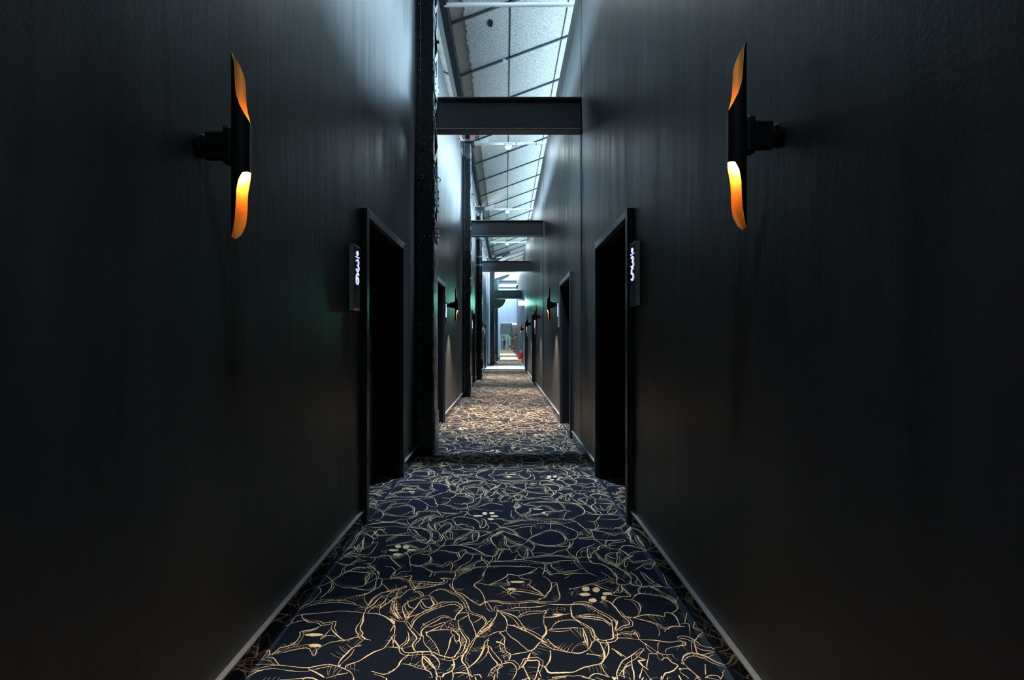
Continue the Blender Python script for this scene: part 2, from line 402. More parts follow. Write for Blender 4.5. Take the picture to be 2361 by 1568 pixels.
# torn dark hole with curled edge in one board
h = MB(); hx, hy = -.235, 6.95
poly = [(-.012,-.05),(.012,-.042),(.03,-.012),(.022,.03),(.008,.05),(-.01,.032),(-.026,.03),(-.028,-.005)]
h.prism([(x*1.35, y*1.7) for x, y in poly], -.018, -.003, 'z'); ho = h.build('torn_patch', M['rail'], ceil); ho.location = (hx, hy, roof_z(hx)); ho.rotation_euler = (0, -TH, 0)
ho['label'] = 'small dark torn hole in a ceiling board'
ck = MB().box(-.03, .03, -.02, .02, -.035, 0); co = ck.build('clip', M['white_metal'], ceil); co.location = (-.03, Y0+7*PY, roof_z(-.03)-.01); co.rotation_euler = (0, -TH, 0)
# valley beam: dark rail and grey gutter side
g = empty('valley_gutter', (VX, 0, VZ), 'long valley gutter beam running above the column row', 'roof beam')
rel(MB().box(VX-.035, VX+.06, Y0, YE, VZ-.10, VZ+.02).build('dark_rail', M['rail']), g)
rel(MB().box(VX-.11, VX-.037, Y0, YE, VZ-.10, VZ+.05).build('grey_flank', M['grey_steel']), g)
# sides of the hall above the rooms
for nm_, q in (('wall_hall_east', (5.3, 5.5, -2.8, 45, 5.0, 8.4)), ('wall_hall_west', (-5.7, -5.5, -2.8, 45, 5.0, 8.4)), ('wall_hall_back', (-5.7, 5.5, -3, -2.8, 5.0, 8.4))):
    tag(MB().box(*q).build(nm_, M['roomtop']), 'pale upper hall wall hidden above the rooms, ' + nm_[10:] + ' side', 'wall', kind='structure')
for nm_, q in (('east', (XR+WT, 5.3, -2.8, 34.9, 4.9, 5.05)), ('west', (-5.5, XL-WT, -2.8, 34.9, 4.9, 5.05))):
    tag(MB().box(*q).build('ceiling_rooms_'+nm_, M['roomtop']), 'pale flat tops of the guest rooms on the %s side' % nm_, 'ceiling', kind='structure')

# ------------------------------------------------------------------ riveted iron columns
def column(y0, x0, x1, label, top=5.68, rich=True, depth=.28):
    y1 = y0+depth; w = x1-x0
    e = empty('riveted_column', ((x0+x1)/2, (y0+y1)/2, 0), label, 'column', group='riveted iron columns on the left')
    b = MB(); b.box(x0+.045, x1-.001, y0, y0+.012, .0, top)
    b.box(x0, x0+.05, y0-.010, y0+.002, 0, top); b.box(x0+.046, x0+.052, y0-.014, y0+.002, 0, top)
    b.box(x0, x0+.006, y0-.018, y0, 0, top)
    rel(b.build('front_plate', M['iron'], bevel=.0015), e)
    for q in ((x1-.012, x1, y0-.002, y0+.055), (x1-.012, x1, y1-.055, y1), (x0, x0+.012, y0+.012, y0+.06), (x0, x0+.012, y1-.06, y1)):
        rel(MB().box(*q, 0, top).build('corner_angle', M['worn'], bevel=.002), e)
    rel(MB().box(x0, x1, y1-.004, y1+.008, 0, top).build('rear_plate', M['iron']), e)
    rel(MB().box((x0+x1)/2-.006, (x0+x1)/2+.006, y0+.012, y1-.004, 0, top).build('web', M['iron']), e)
    rel(MB().box(x1-.009, x1+.001, y0+.05, y1-.05, .0, 2.55).build('side_plate', M['worn']), e)
    # lacing bars above the side plate
    z = 2.62; k = 0
    while z < top-.3:
        a, c = (y0+.02, y1-.02) if k % 2 == 0 else (y1-.02, y0+.02)
        rel(MB().bar((x1+.004, a, z), (x1+.004, c, z+.24), .008, .05, (0, 0, 1)).build('lacing_bar', M['worn']), e)
        z += .27; k += 1
    # splice plates on the corridor side, slightly proud
    for (a, c) in ((2.36, 2.56), (2.72, 2.98), (.06, .50), (3.9, 4.15)):
        pl = MB(); pl.prism([(y0-.004, a+.02), (y0+.02, a), (y1+.006, a-.03), (y1+.006, c-.05), (y0+.05, c), (y0-.004, c-.01)], x1, x1+.012, 'x')
        rel(pl.build('splice_plate', M['worn'], bevel=.002), e)
    rv = MB()
    z = .12
    while z < top:
        rv.dome((x0+.03, y0-.010, z), .0085, (0, -1, 0)); z += .118
        if rich and z < 2.4: rv.dome((x1+.001, y1-.03, z), .008, (1, 0, 0))
    for zz in (3.28, 3.35, 3.42, 2.36, 2.48):
        for xx in (x0+.085, x1-.04): rv.dome((xx, y0, zz), .013, (0, -1, 0), .010)
    for (a, c) in ((2.36, 2.56), (2.72, 2.98), (.06, .50), (3.9, 4.15)):
        n = 3 if c-a < .3 else 5
        for q in range(n):
            for yy in (y0+.035, y1-.035): rv.dome((x1+.012, yy, a+.04+(c-a-.1)*q/(n-1)), .012, (1, 0, 0), .012)
    o = rel(rv.build('rivets', M['worn'], smooth=True), e); o['kind'] = 'stuff'
    rel(MB().box(x0+.0465, x0+.0495, y0-.0155, y0-.0135, .12, top).build('ridge_highlight', M['grey_steel'], bevel=0), e)  # highlight along the ridge, painted as a pale strip
    cp = MB(); cp.box(x0-.06, x1+.075, y0-.03, y1+.03, top, top+.02)
    rel(cp.build('cap_plate', M['iron']), e)
    cy = (y0+y1)/2
    for q in ([(x1-.02, top+.02), (x1+.40, top+.16), (x1+.37, top+.05), (x1+.10, top+.02)], [(x0+.01, top+.02), (x0-.16, top+.16), (x0-.20, top+.06)]):
        rel(MB().prism(q, cy-.01, cy+.01, 'y').build('gusset', M['white_metal']), e)
    hp = MB(); hp.lathe([(.06, top+.02), (.09, top+.05), (.16, top+.14), (.17, top+.16)], ((x0+x1)/2, cy, 0), n=16)
    rel(hp.build('outlet_hopper', M['rust'], smooth=40), e)
    return e
e = column(4.88, XL+.002, -.772, 'nearest tall black riveted column, with glossy flaking paint and a hook')
hk = MB(); pts = [(-.770+.012+.022*math.cos(a), 5.13, 3.05+.022*math.sin(a)) for a in [R(t_) for t_ in range(140, 480, 20)]]
hk.tube(pts, .004, 6); hk.tube([(-.772, 5.13, 3.08), (-.755, 5.13, 3.085)], .005, 6)
rel(hk.build('hook', M['iron'], smooth=True), e)
jb = MB(); jb.box(-.925, -.875, 4.845, 4.882, 2.96, 3.02); jb.dome((-.90, 4.845, 2.99), .016, (0, -1, 0), .016); jb.tube([(-.90, 4.85, 2.97), (-.905, 4.86, 2.88), (-.91, 4.875, 2.80)], .006, 6)
rel(jb.build('junction_box', M['worn'], bevel=.003), e)
bl = MB(); bl.tube([(-.772, 5.0, 4.52), (-.73, 5.0, 4.52)], .016, 6); bl.tube([(-.765, 5.0, 4.52), (-.752, 5.0, 4.52)], .024, 6)
rel(bl.build('bolt', M['iron']), e)
column(10.15, XL+.002, -.784, 'second black riveted column, between the 38 door lamp and the pipe')
column(15.1, XL+.002, -.79, 'third riveted column, partly hidden behind the thick downpipe')
e = column(24.5, -.86, -.60, 'farthest riveted column, carrying the curved brackets and green-lit beam', top=5.75)
br = MB()
arc = [(-.60, 3.05)] + [(-.60+.56*math.sin(a)*1.0, 3.50-.45*math.cos(a)) for a in [R(q) for q in range(10, 81, 14)]]
poly = [(-.60, 3.56), (0.0, 3.56), (-.02, 3.50)] + [(x, z) for x, z in reversed(arc)]
br.prism(poly, 24.62, 24.65, 'y'); rel(br.build('curved_bracket', M['green']), e)
fl_ = MB(); fl_.tube([(x, 24.635, z) for x, z in arc+[(-.02, 3.50)]], .012, 6); rel(fl_.build('bracket_lip', M['white_metal']), e)
# roof haunch and rafter
def haunch(y, m, label):
    e = empty('roof_haunch', (-.7, y, 5.5), label, 'bracket')
    poly = [(-.80, 5.78), (-.78, 5.86), (.21, 6.17), (.26, 6.05), (.02, 5.93), (-.22, 5.80), (-.42, 5.62), (-.55, 5.30), (-.62, 5.05), (-.80, 5.05)]
    rel(MB().prism(poly, y-.012, y+.012, 'y').build('web_plate', m), e)
    f = MB(); f.bar((-.80, y, 5.86), (.25, y, 6.185), .16, .02); 
    for i in range(1, 6): pass
    lo = [(.26, 6.05), (.02, 5.93), (-.22, 5.80), (-.42, 5.62), (-.55, 5.30)]
    for p, q in zip(lo, lo[1:]): f.bar((p[0], y, p[1]), (q[0], y, q[1]), .12, .014, (0, 0, 1))
    rel(f.build('flange', M['beam']), e)
    rv = MB()
    for i in range(16):
        t = i/15; rv.dome((-.72+.92*t, y-.012, 5.80+.285*t), .016, (0, -1, 0))
        if i < 9: rv.dome((-.70+.7*t, y-.012, 5.70+.16*t), .016, (0, -1, 0))
    o = rel(rv.build('rivets', M['grey_steel']), e); o['kind'] = 'stuff'
    r_ = MB(); r_.bar((.22, y, 6.15), (1.9, y, 6.15+1.68*SL), .07, .05); rel(r_.build('rafter_arm', M['grey_steel']), e)
haunch(24.75, M['iron'], 'dark riveted roof haunch above the farthest riveted column')
haunch(33.2, M['green'], 'green mottled roof haunch just before the pale cross wall')
# rear stanchion behind the last column
e = empty('steel_stanchion', (-.60, 29.1, 0), 'slim dark steel stanchion behind the farthest riveted column', 'column')
for ya in (29.0, 29.17): rel(MB().box(-.69, -.50, ya, ya+.015, 0, 4.6).build('flange', M['iron']), e)
rel(MB().box(-.60, -.585, 29.015, 29.17, 0, 4.6).build('web', M['iron']), e)

# cross beams
def beam(y, xa, xb, zt, h, w, label, m, bolts=True, grp=None):
    e = empty('steel_beam', ((xa+xb)/2, y+w/2, zt-h), label, 'beam', group=grp)
    rel(MB().box(xa, xb, y, y+w, zt-.016, zt).build('top_flange', m, bevel=.002), e)
    rel(MB().box(xa, xb, y, y+w, zt-h, zt-h+.016).build('bottom_flange', m, bevel=.002), e)
    rel(MB().box(xa, xb, y+w/2-.006, y+w/2+.006, zt-h+.016, zt-.016).build('web', m), e)
    for za, zb_ in ((zt-h+.008, zt-h+.0175), (zt-.004, zt+.001)): rel(MB().box(xa, xb, y-.0025, y+.002, za, zb_).build('edge_highlight', M['casing_edge']), e)  # pale strips paint the highlight along the flange edges
    if bolts:
        pl = MB(); pl.box(xa, xa+.07, y+w/2-.02, y+w/2-.006, zt-h+.02, zt-.02); rel(pl.build('end_cleat', m), e)
        for xx in (xa+.58, xa+.78, xa+1.28):
            rel(MB().dome((xx, y+w/2-.006, zt-h+.03), .012, (0, -1, 0), .014).build('bolt', M['worn']), e)
    return e
grp = 'dark steel beams crossing overhead'
beam(5.07, -.775, XR, 3.955, .365, .13, 'nearest dark steel I-beam crossing overhead beside the first column', M['beam'], grp=grp)
beam(10.32, -.786, XR, 3.99, .36, .13, 'second dark steel I-beam crossing overhead at the second column', M['beam'], grp=grp)
beam(15.35, -.79, XR, 3.97, .36, .13, 'third dark steel I-beam crossing overhead behind the downpipe column', M['beam'], grp=grp)
beam(24.58, -.60, XR, 4.04, .46, .16, 'green-lit steel beam with curved bracket above the exit light', M['green'], False, grp=grp)
beam(32.6, -.56, XR, 5.66, .26, .12, 'blue-grey beam high above the cross wall', M['steel_blue'], False)
b = beam(34.0, -.56, XR, 5.36, .16, .12, 'thin blue-grey beam along the head of the cross wall', M['steel_blue'], False)
tag(MB().box(-.60, -.50, 32.55, 32.72, 4.2, 5.7).build('steel_post', M['steel_blue'], bevel=.004), 'short blue-grey post carrying the high beam before the cross wall', 'post')
fx = MB(); fx.lathe([(.012, 4.04), (.012, 4.22)], (.62, 24.66, 0), n=8); fx.lathe([(.05, 4.22), (.06, 4.25), (.04, 4.30)], (.62, 24.66, 0), n=12)
tag(fx.build('beam_fitting', M['blackm']), 'small dark knob standing on the green-lit beam', 'fitting')

# tie pipes with cool lamps
k = 0
names = ['closest, at the top edge of the view', 'over the second column', 'over the third column', 'beyond the third beam']
for yy, lamp in ((6.16, False), (10.45, True), (15.6, True), (20.75, True)):
    e = empty('tie_pipe', (.6, yy, 5.79), 'white painted horizontal pipe under the roof, ' + names[k], 'pipe', group='white pipes under the roof')
    b = MB(); b.tube([(-.83 if not lamp else -.72, yy, 5.79), (5.3, yy, 5.79)], .027, 12); rel(b.build('pipe', M['white_metal'], smooth=40), e)
    for xx in (.24, .70, 1.3) if lamp else (): rel(MB().tube([(xx+.034*math.cos(R(a))*0, yy+.034*math.cos(R(a)), 5.79+.034*math.sin(R(a))) for a in range(0, 360, 30)], .006, 6, closed=True).build('cable_tie', M['blackm']), e)
    if not lamp: k += 1; continue
    b = MB(); b.box(-.72, -.46, yy-.008, yy+.008, 5.74, 5.84); rel(b.build('end_plate', M['white_metal']), e)
    k += 1
lamp0 = None
for i, yy in enumerate((5.32, 10.45, 15.6, 20.75, 27.5, .17)):  # the last lamp is unseen, added to brighten the near floor
    e = empty('ceiling_lamp', (.06, yy-.01, 5.70), ['small bright lamp above the nearest beam', 'small bright lamp under the white pipe over the second column', 'small bright lamp under the white pipe over the third column', 'small bright lamp hanging beyond the third beam', 'small lamp above the green-lit beam', 'unseen lamp added under the roof above the viewer to light the near floor'][i], 'lamp', group='small cool lamps under the roof')
    h = MB(); h.box(-.075, .075, -.05, .05, .0, .055); h.build('housing', M['white_metal'], e, bevel=.006)
    h = MB(); h.lathe([(.055, 0), (.052, -.03), (.03, -.045)], n=16); h.build('diffuser', M['led'], e, smooth=60)
    l = bpy.data.lights.new('lamp_light', 'POINT'); l.energy = [16, 12, 14, 20, 40, 4][i]; l.color = (.78, .92, 1); l.shadow_soft_size = .06
    lo = bpy.data.objects.new('lamp_light', l); COL.objects.link(lo); lo.parent = e; lo.location = (0, 0, -.12)
    l = bpy.data.lights.new('lamp_downlight', 'SPOT'); l.energy = 1900 if i < 5 else 500; l.color = (.62, .82, 1); l.shadow_soft_size = .07; l.spot_size = R(62); l.spot_blend = .9
    lo = bpy.data.objects.new('lamp_downlight', l); COL.objects.link(lo); lo.parent = e; lo.location = (0, 0, -.12)

# exit lights
for i, (x0, x1, yy, lb) in enumerate(((.56, XR, 20.2, 'glowing white-green exit light box projecting from the right wall, nearest'), (.60, 1.0, 42, 'glowing green exit light box in the far corridor'))):
    e = empty('exit_light', (x1, yy, 2.97), lb, 'exit light')
    rel(MB().box(x0, x1-.03, yy-.03, yy+.03, 2.87, 3.06).build('diffuser', M['exit'], bevel=.006), e)
    rel(MB().box(x0-.006, x1, yy-.035, yy+.035, 3.06, 3.085).build('housing', M['blackm']), e)
    rel(MB().box(x1-.03, x1, yy-.035, yy+.035, 2.86, 3.06).build('wall_bracket', M['blackm']), e)
    l = bpy.data.lights.new('exit_glow', 'POINT'); l.energy = 70; l.color = (.22, 1, .78); l.shadow_soft_size = .12
    lo = bpy.data.objects.new('exit_glow', l); COL.objects.link(lo); lo.location = (x1-.16, yy-.2, 2.97); rel(lo, e)

# downpipe
e = empty('cast_iron_downpipe', (-.845, 14.93, 0), 'thick black cast iron downpipe with collars before the third column', 'downpipe')
b = MB(); b.lathe([(.075, .95), (.072, 5.45)], (-.845, 14.93, 0), n=20); rel(b.build('upper_pipe', M['iron'], smooth=40), e)
b = MB(); b.lathe([(.075, 0), (.075, .95)], (-.845, 14.93, 0), n=20); rel(b.build('lower_pipe', M['iron'], smooth=40), e)
for z in (.12, .30, .95, 1.02, 1.12):
    rel(MB().lathe([(.09, z-.02), (.096, z), (.09, z+.02)], (-.845, 14.93, 0), n=20).build('collar', M['iron'], smooth=40), e)
rel(MB().box(-.955, -.735, 14.83, 14.99, .38, .68).build('inspection_box', M['iron'], bevel=.012), e)
rv = MB()
for z in (.42, .53, .64):
    for x in (-.935, -.755): rv.dome((x, 14.83, z), .012, (0, -1, 0))
rel(rv.build('box_bolts', M['worn']), e)['kind'] = 'stuff'
for z in (3.75, 4.02, 4.62):
    b = MB(); b.lathe([(.085, z-.03), (.085, z+.03)], (-.845, 14.93, 0), n=20); b.box(-.955, -.91, 14.9, 14.96, z-.02, z+.02)
    rel(b.build('pipe_clamp', M['steel_blue'], smooth=40), e)

# ------------------------------------------------------------------ sconces
UF = [(-1,0),(-.7,.16),(-.6,.41),(-.45,.63),(-.1,.78),(.4,.9),(1,1)]
UB = [(-1,0),(-.3,.1),(.2,.25),(.35,.35),(.45,.66),(.6,.78),(1,1)]
LF = [(-1,.985),(-.85,.93),(-.56,.7),(-.47,.53),(-.42,.31),(-.2,.16),(.23,.04),(1,0)]
LB = [(-1,.985),(-.65,1),(-.12,.93),(.4,.78),(.57,.63),(.59,.42),(.67,.27),(.93,.1),(1,0)]
def interp(t, x):
    for (a, b), (c, d) in zip(t, t[1:]):
        if x <= c: 
            q = (x-a)/(c-a+1e-9); return b+(d-b)*q
    return t[-1][1]
def sconce(s):
    H = .29; N = 72; ro = .0272; ri = .0258; cx = .131
    e = empty('wall_sconce', (0, 0, 0))
    ang = R(24); r_ = Vector((math.cos(ang), math.sin(ang), 0)); c_ = Vector((math.sin(ang), -math.cos(ang), 0))
    def P(r, th, z):
        v = r_*(r*math.cos(th)) + c_*(r*math.sin(th)); return ((v.x+cx)*s, v.y, z)
    zt = []; zb = []
    for i in range(N):
        th = 2*math.pi*i/N; x = math.cos(th); fr = math.sin(th)
        w = max(0, min(1, .5+fr*4))
        u = interp(UF, x)*w + interp(UB, x)*(1-w); l = interp(LF, x)*w + interp(LB, x)*(1-w)
        zt.append(H - .219*u); zb.append(.208-H + .0 - .208*l + .0)
    def shell(r, a, b):
        v = []; f = []; K = 10
        for k in range(K+1):
            for i in range(N): v.append(P(r, 2*math.pi*i/N, a[i]+(b[i]-a[i])*k/K))
        for k in range(K):
            for i in range(N): j = (i+1) % N; f.append((k*N+i, k*N+j, (k+1)*N+j, (k+1)*N+i))
        return v, f
    m = MB(); m.add(*shell(ro, zb, zt)); m.build('tube', M['tube'], e, smooth=True)
    # linings: thin inner skins of the two cut ends
    up0 = [.035]*N; lo1 = [-.055]*N
    m = MB(); m.add(*shell(ri, up0, zt)); m.build('upper_gold_lining', M['lining'], e, smooth=True, fix=False)
    m = MB(); m.add(*shell(ri, zb, lo1)); m.build('lower_gold_lining', M['lining'], e, smooth=True, fix=False)
    for z, nmx in ((zt, 'upper_rim'), (zb, 'lower_rim')):
        m = MB(); v = [P(ro, 2*math.pi*i/N, z[i]) for i in range(N)] + [P(ri, 2*math.pi*i/N, z[i]) for i in range(N)]
        m.add(v, [(i, (i+1) % N, N+(i+1) % N, N+i) for i in range(N)]); m.build(nmx, M['rim'], e)
    for z in (-.055, .025): MB().lathe([(.026, z), (.026, z+.01)], (cx*s, 0, 0), n=24).build('inner_partition', M['tube'], e)
    d = MB(); d.lathe([(.0185, -.056), (.0185, -.082), (.014, -.094), (.005, -.099)], (cx*s, 0, 0), n=16); d.build('lower_bulb', M['bulb'], e, smooth=60)
    d = MB(); d.lathe([(.006, .066), (.015, .060), (.018, .050), (.018, .036)], (cx*s, 0, 0), n=16); d.build('upper_bulb', M['bulb_up'], e, smooth=60)
    l = bpy.data.lights.new('lamp_light', 'SPOT'); l.energy = 74; l.color = (1, .78, .55); l.spot_size = R(66); l.spot_blend = .75; l.shadow_soft_size = .012
    lo = bpy.data.objects.new('lamp_light', l); COL.objects.link(lo); lo.parent = e; lo.location = (cx*s, 0, -.262); lo.rotation_euler = (0, -R(21)*s, 0)
    d = MB(); d.lathe([(.036, 0), (.036, .014), (.030, .018)], (0, 0, 0), 'x', 28)
    d.v = [(x*s, y, z) for x, y, z in d.v]; d.build('wall_plate', M['tube'], e, smooth=40)
    d = MB(); d.box(.02*s, .108*s, -.010, .010, -.045, .045); d.build('arm', M['tube'], e, bevel=.006)
    d = MB(); d.box(.078*s, .109*s, -.017, .017, -.060, .060); d.build('driver_box', M['tube'], e, bevel=.01)
    return e
M['bulb_up'] = mat('dim_lamp_bulb', (1, .8, .5), .5, emit=(1, .55, .18), es=70)
def widen(o):          # beam widened and strengthened on farther sconces to brighten their walls
    for c in o.children:
        if c.type == 'LIGHT': c.data = wide
    return o
gS = 'black and gold sconces along the corridor'
pL = sconce(1); pR = sconce(-1)
wide = [c for c in bpy.data.lights if c.name.startswith('lamp_light') and c.type == 'SPOT'][0].copy(); wide.spot_size = R(105); wide.energy = 300; wide.color = (1, .80, .62)
lab = {('L', 0): 'black tube sconce with glowing gold cut-outs, nearest, on the column side wall', ('L', 1): 'black and gold sconce between the 38 sign and the second column', ('L', 2): 'tiny black and gold sconce just past the thick downpipe',
       ('R', 0): 'black tube sconce with glowing gold cut-outs, nearest, on the wall opposite the columns', ('R', 1): 'black and gold sconce right after the 37 sign', ('R', 2): 'second black and gold sconce past the 37 sign', ('R', 3): 'small black and gold sconce just before the glowing exit box', ('R', 4): 'small black and gold sconce above the nearest red extinguisher'}
for i, (yy, dz) in enumerate(((1.43, 0), (7.68, .01), (16.4, 0))):
    o = pL if i == 0 else widen(copy_tree(pL))
    o.location = (XL, yy, 1.837+dz); tag(o, lab[('L', i)], 'wall lamp', gS)
for i, (yy, dz, x) in enumerate(((1.41, .024, XR), (7.6, .01, XR), (10.95, .0, XR), (15.2, 0, XR), (21.0, 0, XR), (38, 0, XR2), (44, 0, XR2), (52, 0, XR2), (66, 0, XR2))):
    o = pR if i == 0 else widen(copy_tree(pR))
    o.location = (x, yy, 1.837+dz); tag(o, lab.get(('R', i)) or ['tiny sconce just inside the cross wall opening, nearest in the far corridor', 'tiny sconce over the pale far floor band, second beyond the cross wall', 'tiny sconce above the small far extinguisher', 'last tiny sconce toward the glazed end door'][i-5], 'wall lamp', gS if i < 5 else 'tiny sconces of the far corridor')

# ------------------------------------------------------------------ room number signs
DG = {'3': [(-.7,.85),(-.2,1),(.5,.95),(.72,.75),(.5,.58),(.0,.52),(.6,.45),(.85,.22),(.4,.02),(-.2,.0),(-.75,.18)],
 '5': [(.7,1),(-.35,.98),(-.5,.58),(.1,.62),(.6,.5),(.75,.25),(.4,.03),(-.2,0),(-.75,.15)],
 '6': [(.75,.8),(.4,.98),(-.1,.95),(-.55,.7),(-.7,.35),(-.4,.05),(.1,0),(.6,.2),(.6,.42),(.2,.6),(-.3,.5),(-.62,.3)],
 '7': [(-.7,.97),(.0,.97),(.75,.97),(.4,.6),(.1,.35),(-.1,0)],
 '8': [(.0,.53),(-.5,.7),(-.45,.92),(.1,1),(.55,.88),(.5,.68),(.0,.53),(-.6,.35),(-.6,.1),(0,0),(.6,.12),(.6,.33),(.02,.53)],
 '9': [(.65,.65),(.3,.45),(-.3,.45),(-.65,.68),(-.4,.95),(.1,1),(.6,.85),(.65,.5),(.4,.0)],
 '4': [(.35,0),(.35,.5),(.35,1),(-.2,.6),(-.75,.28),(0,.28),(.75,.28)],
 '0': [(0,1),(-.6,.8),(-.7,.5),(-.6,.2),(0,0),(.6,.2),(.7,.5),(.6,.8),(.03,1)],
 '1': [(-.4,.75),(.1,1),(.1,.5),(.1,0)], '2': [(-.65,.75),(-.2,1),(.5,.9),(.6,.65),(0,.35),(-.65,0),(0,.02),(.7,.0)]}
def smooth_path(p, n=5):
    out = []
    for i in range(len(p)-1):
        p0 = p[max(i-1, 0)]; p1 = p[i]; p2 = p[i+1]; p3 = p[min(i+2, len(p)-1)]
        for k in range(n):
            t = k/n; o = []
            for q in range(len(p1)):
                o.append(.5*((2*p1[q]) + (-p0[q]+p2[q])*t + (2*p0[q]-5*p1[q]+4*p2[q]-p3[q])*t*t + (-p0[q]+3*p1[q]-3*p2[q]+p3[q])*t**3))
            out.append(tuple(o))
    out.append(tuple(p[-1])); return out
def sign(side, ya, zt, num, label):
    s = 1 if side == 'L' else -1; x = XL if side == 'L' else XR
    W = .118; HH = .40; T = .034; yc = ya+W/2
    e = empty('number_sign', (x, yc, zt-HH), label, 'sign', group='lit room number signs')
    rel(MB().box(x, x+s*(T-.002), ya, ya+W, zt-HH, zt).build('body', M['sign'], bevel=.001), e)
    fr = MB(); fr.box(x+s*.004, x+s*(T-.001), ya-.0015, ya+.002, zt-HH, zt); fr.box(x+s*.004, x+s*(T-.001), ya+W-.002, ya+W+.0015, zt-HH, zt)
    fr.box(x+s*.004, x+s*(T-.001), ya-.0015, ya+W+.0015, zt-HH-.002, zt-HH+.001)
    rel(fr.build('steel_edge', M['sign_edge']), e)
    rel(MB().box(x+s*.002, x+s*(T+.0015), ya-.003, ya+W+.002, zt-.0025, zt+.003).build('top_edge_highlight', M['white']), e)  # white strip paints the lamp light caught on the top edge
    rel(MB().box(x+s*(T-.002), x+s*T, ya+.001, ya+W-.001, zt-HH+.001, zt-.001).build('gloss_front', M['sign']), e)
    def path(p, zb, h, w, nmx, r=.0032):
        pts = smooth_path([(u*w, v*h) for u, v in p])
        q = [(x+s*(T+.003), yc+s*u, zb+v) for u, v in pts]
        h2 = [(x+s*(T+.0006), yc+s*u, zb+v) for u, v in pts]
        m = MB(); m.tube(h2, r*2.3, 8); m.v = [(x+s*T+(vx-(x+s*(T+.0006)))*.12, vy, vz) for vx, vy, vz in m.v]
        o = rel(m.build(nmx, M['neon']), e) if False else None
        t = MB(); t.tube(q, r, 8); o = rel(t.build(nmx, M['neon'], smooth=True), e)
        hb = rel(m.build('blue_rim', M['halo']), e); hb.parent = o; hb.location = (0, 0, 0)
    path(DG[num[0]], zt-.155, .070, .030, 'glowing_digit')
    path(DG[num[1]], zt-.236, .070, .030, 'glowing_digit')
    path([(0, 1), (-.9, .75), (-.9, .3), (0, 0), (.9, .3), (.9, .75), (.05, 1)], zt-.058, .028, .013, 'emblem_oval', .002)
    path([(-.4, 0), (0, .5), (.4, 1)], zt-.054, .02, .02, 'emblem_cross', .0015)
    path([(-1, .1), (-.9, .5), (0, .5), (.9, .5), (1, .9)], zt-.074, .010, .030, 'emblem_bar', .0026)
sign('L', 2.785, 1.82, '36', 'glossy black sign with glowing digits, nearest on the column side wall')
sign('R', 2.86, 1.855, '35', 'glossy black sign with glowing digits, nearest on the wall opposite the columns')
sign('L', 7.02, 1.85, '38', 'slim lit sign past the second door, seen right behind the nearest column')
sign('R', 7.05, 1.86, '37', 'slim lit sign past the second door, opposite the columns')
sign('R', 12.72, 1.85, '39', 'tiny lit number sign just before the third sconce side door')
sign('L', 12.62, 1.85, '40', 'tiny lit number sign just past the second riveted column')
sign('R', 17.6, 1.85, '41', 'tiny lit number sign before the door nearest the exit light')
sign('L', 20.15, 1.85, '42', 'tiny lit number sign before the pale blue wall stretch')

# ------------------------------------------------------------------ extinguishers, canister
def extinguisher(x, y, wx, label):
    z = .27
    e = empty('fire_extinguisher', (x, y, z), label, 'extinguisher', group='red fire extinguishers')
    rel(MB().lathe([(.05, z), (.078, z+.02), (.080, z+.10), (.080, z+.40), (.06, z+.46), (.025, z+.49)], (x, y, 0), n=20).build('cylinder_body', M['red'], smooth=50), e)
    rel(MB().lathe([(.082, z+.045), (.082, z+.115)], (x, y, 0), n=20).build('yellow_label', M['yellow'], smooth=50), e)
    b = MB(); b.lathe([(.022, z+.48), (.022, z+.53)], (x, y, 0), n=10); b.bar((x-.06, y, z+.54), (x+.05, y, z+.56), .02, .018); b.bar((x-.06, y, z+.51), (x+.02, y, z+.53), .02, .012)
    rel(b.build('valve_handle', M['sign_edge']), e)
    b = MB(); b.tube(smooth_path([(x-.02, y-.02, z+.52), (x-.10, y-.03, z+.46), (x-.105, y-.03, z+.25), (x-.09, y-.03, z+.10)]), .010, 6)
    rel(b.build('hose', M['blackm'], smooth=True), e)
    b = MB(); b.box(min(x, wx), max(x, wx), y-.02, y+.02, z+.25, z+.30); rel(b.build('wall_bracket', M['blackm']), e)
extinguisher(.742, 22.5, XR, 'red fire extinguisher with yellow label on the wall beside the pale floor band, nearest')
extinguisher(.80, 50, XR2, 'small red fire extinguisher in the far corridor, nearer one')
extinguisher(.66, 76, XR2, 'tiny red fire extinguisher next to the end door')
e = empty('orange_canister', (-.60, 26, 0), 'orange canister on a blue-grey stand beside the last riveted column', 'canister')
rel(MB().lathe([(.05, .20), (.062, .22), (.062, .48), (.045, .52)], (-.60, 26, 0), n=18).build('canister_body', M['orange'], smooth=50), e)
rel(MB().lathe([(.085, 0), (.085, .02), (.06, .05), (.06, .19), (.07, .20)], (-.60, 26, 0), n=18).build('stand', M['bluegrey'], smooth=50), e)
b = MB(); b.dome((-.50, 25.95, .085), .045, (0, 0, 1), .05, 12); b.lathe([(.03, .0), (.045, .085)], (-.50, 25.95, 0), n=12); rel(b.build('white_ball', M['white'], smooth=True), e)
b = MB(); b.tube(smooth_path([(-.60, 26, .52), (-.64, 26, .62), (-.70, 25.98, .70), (-.74, 25.96, .60)]), .014, 6); rel(b.build('nozzle_hose', M['blackm'], smooth=True), e)

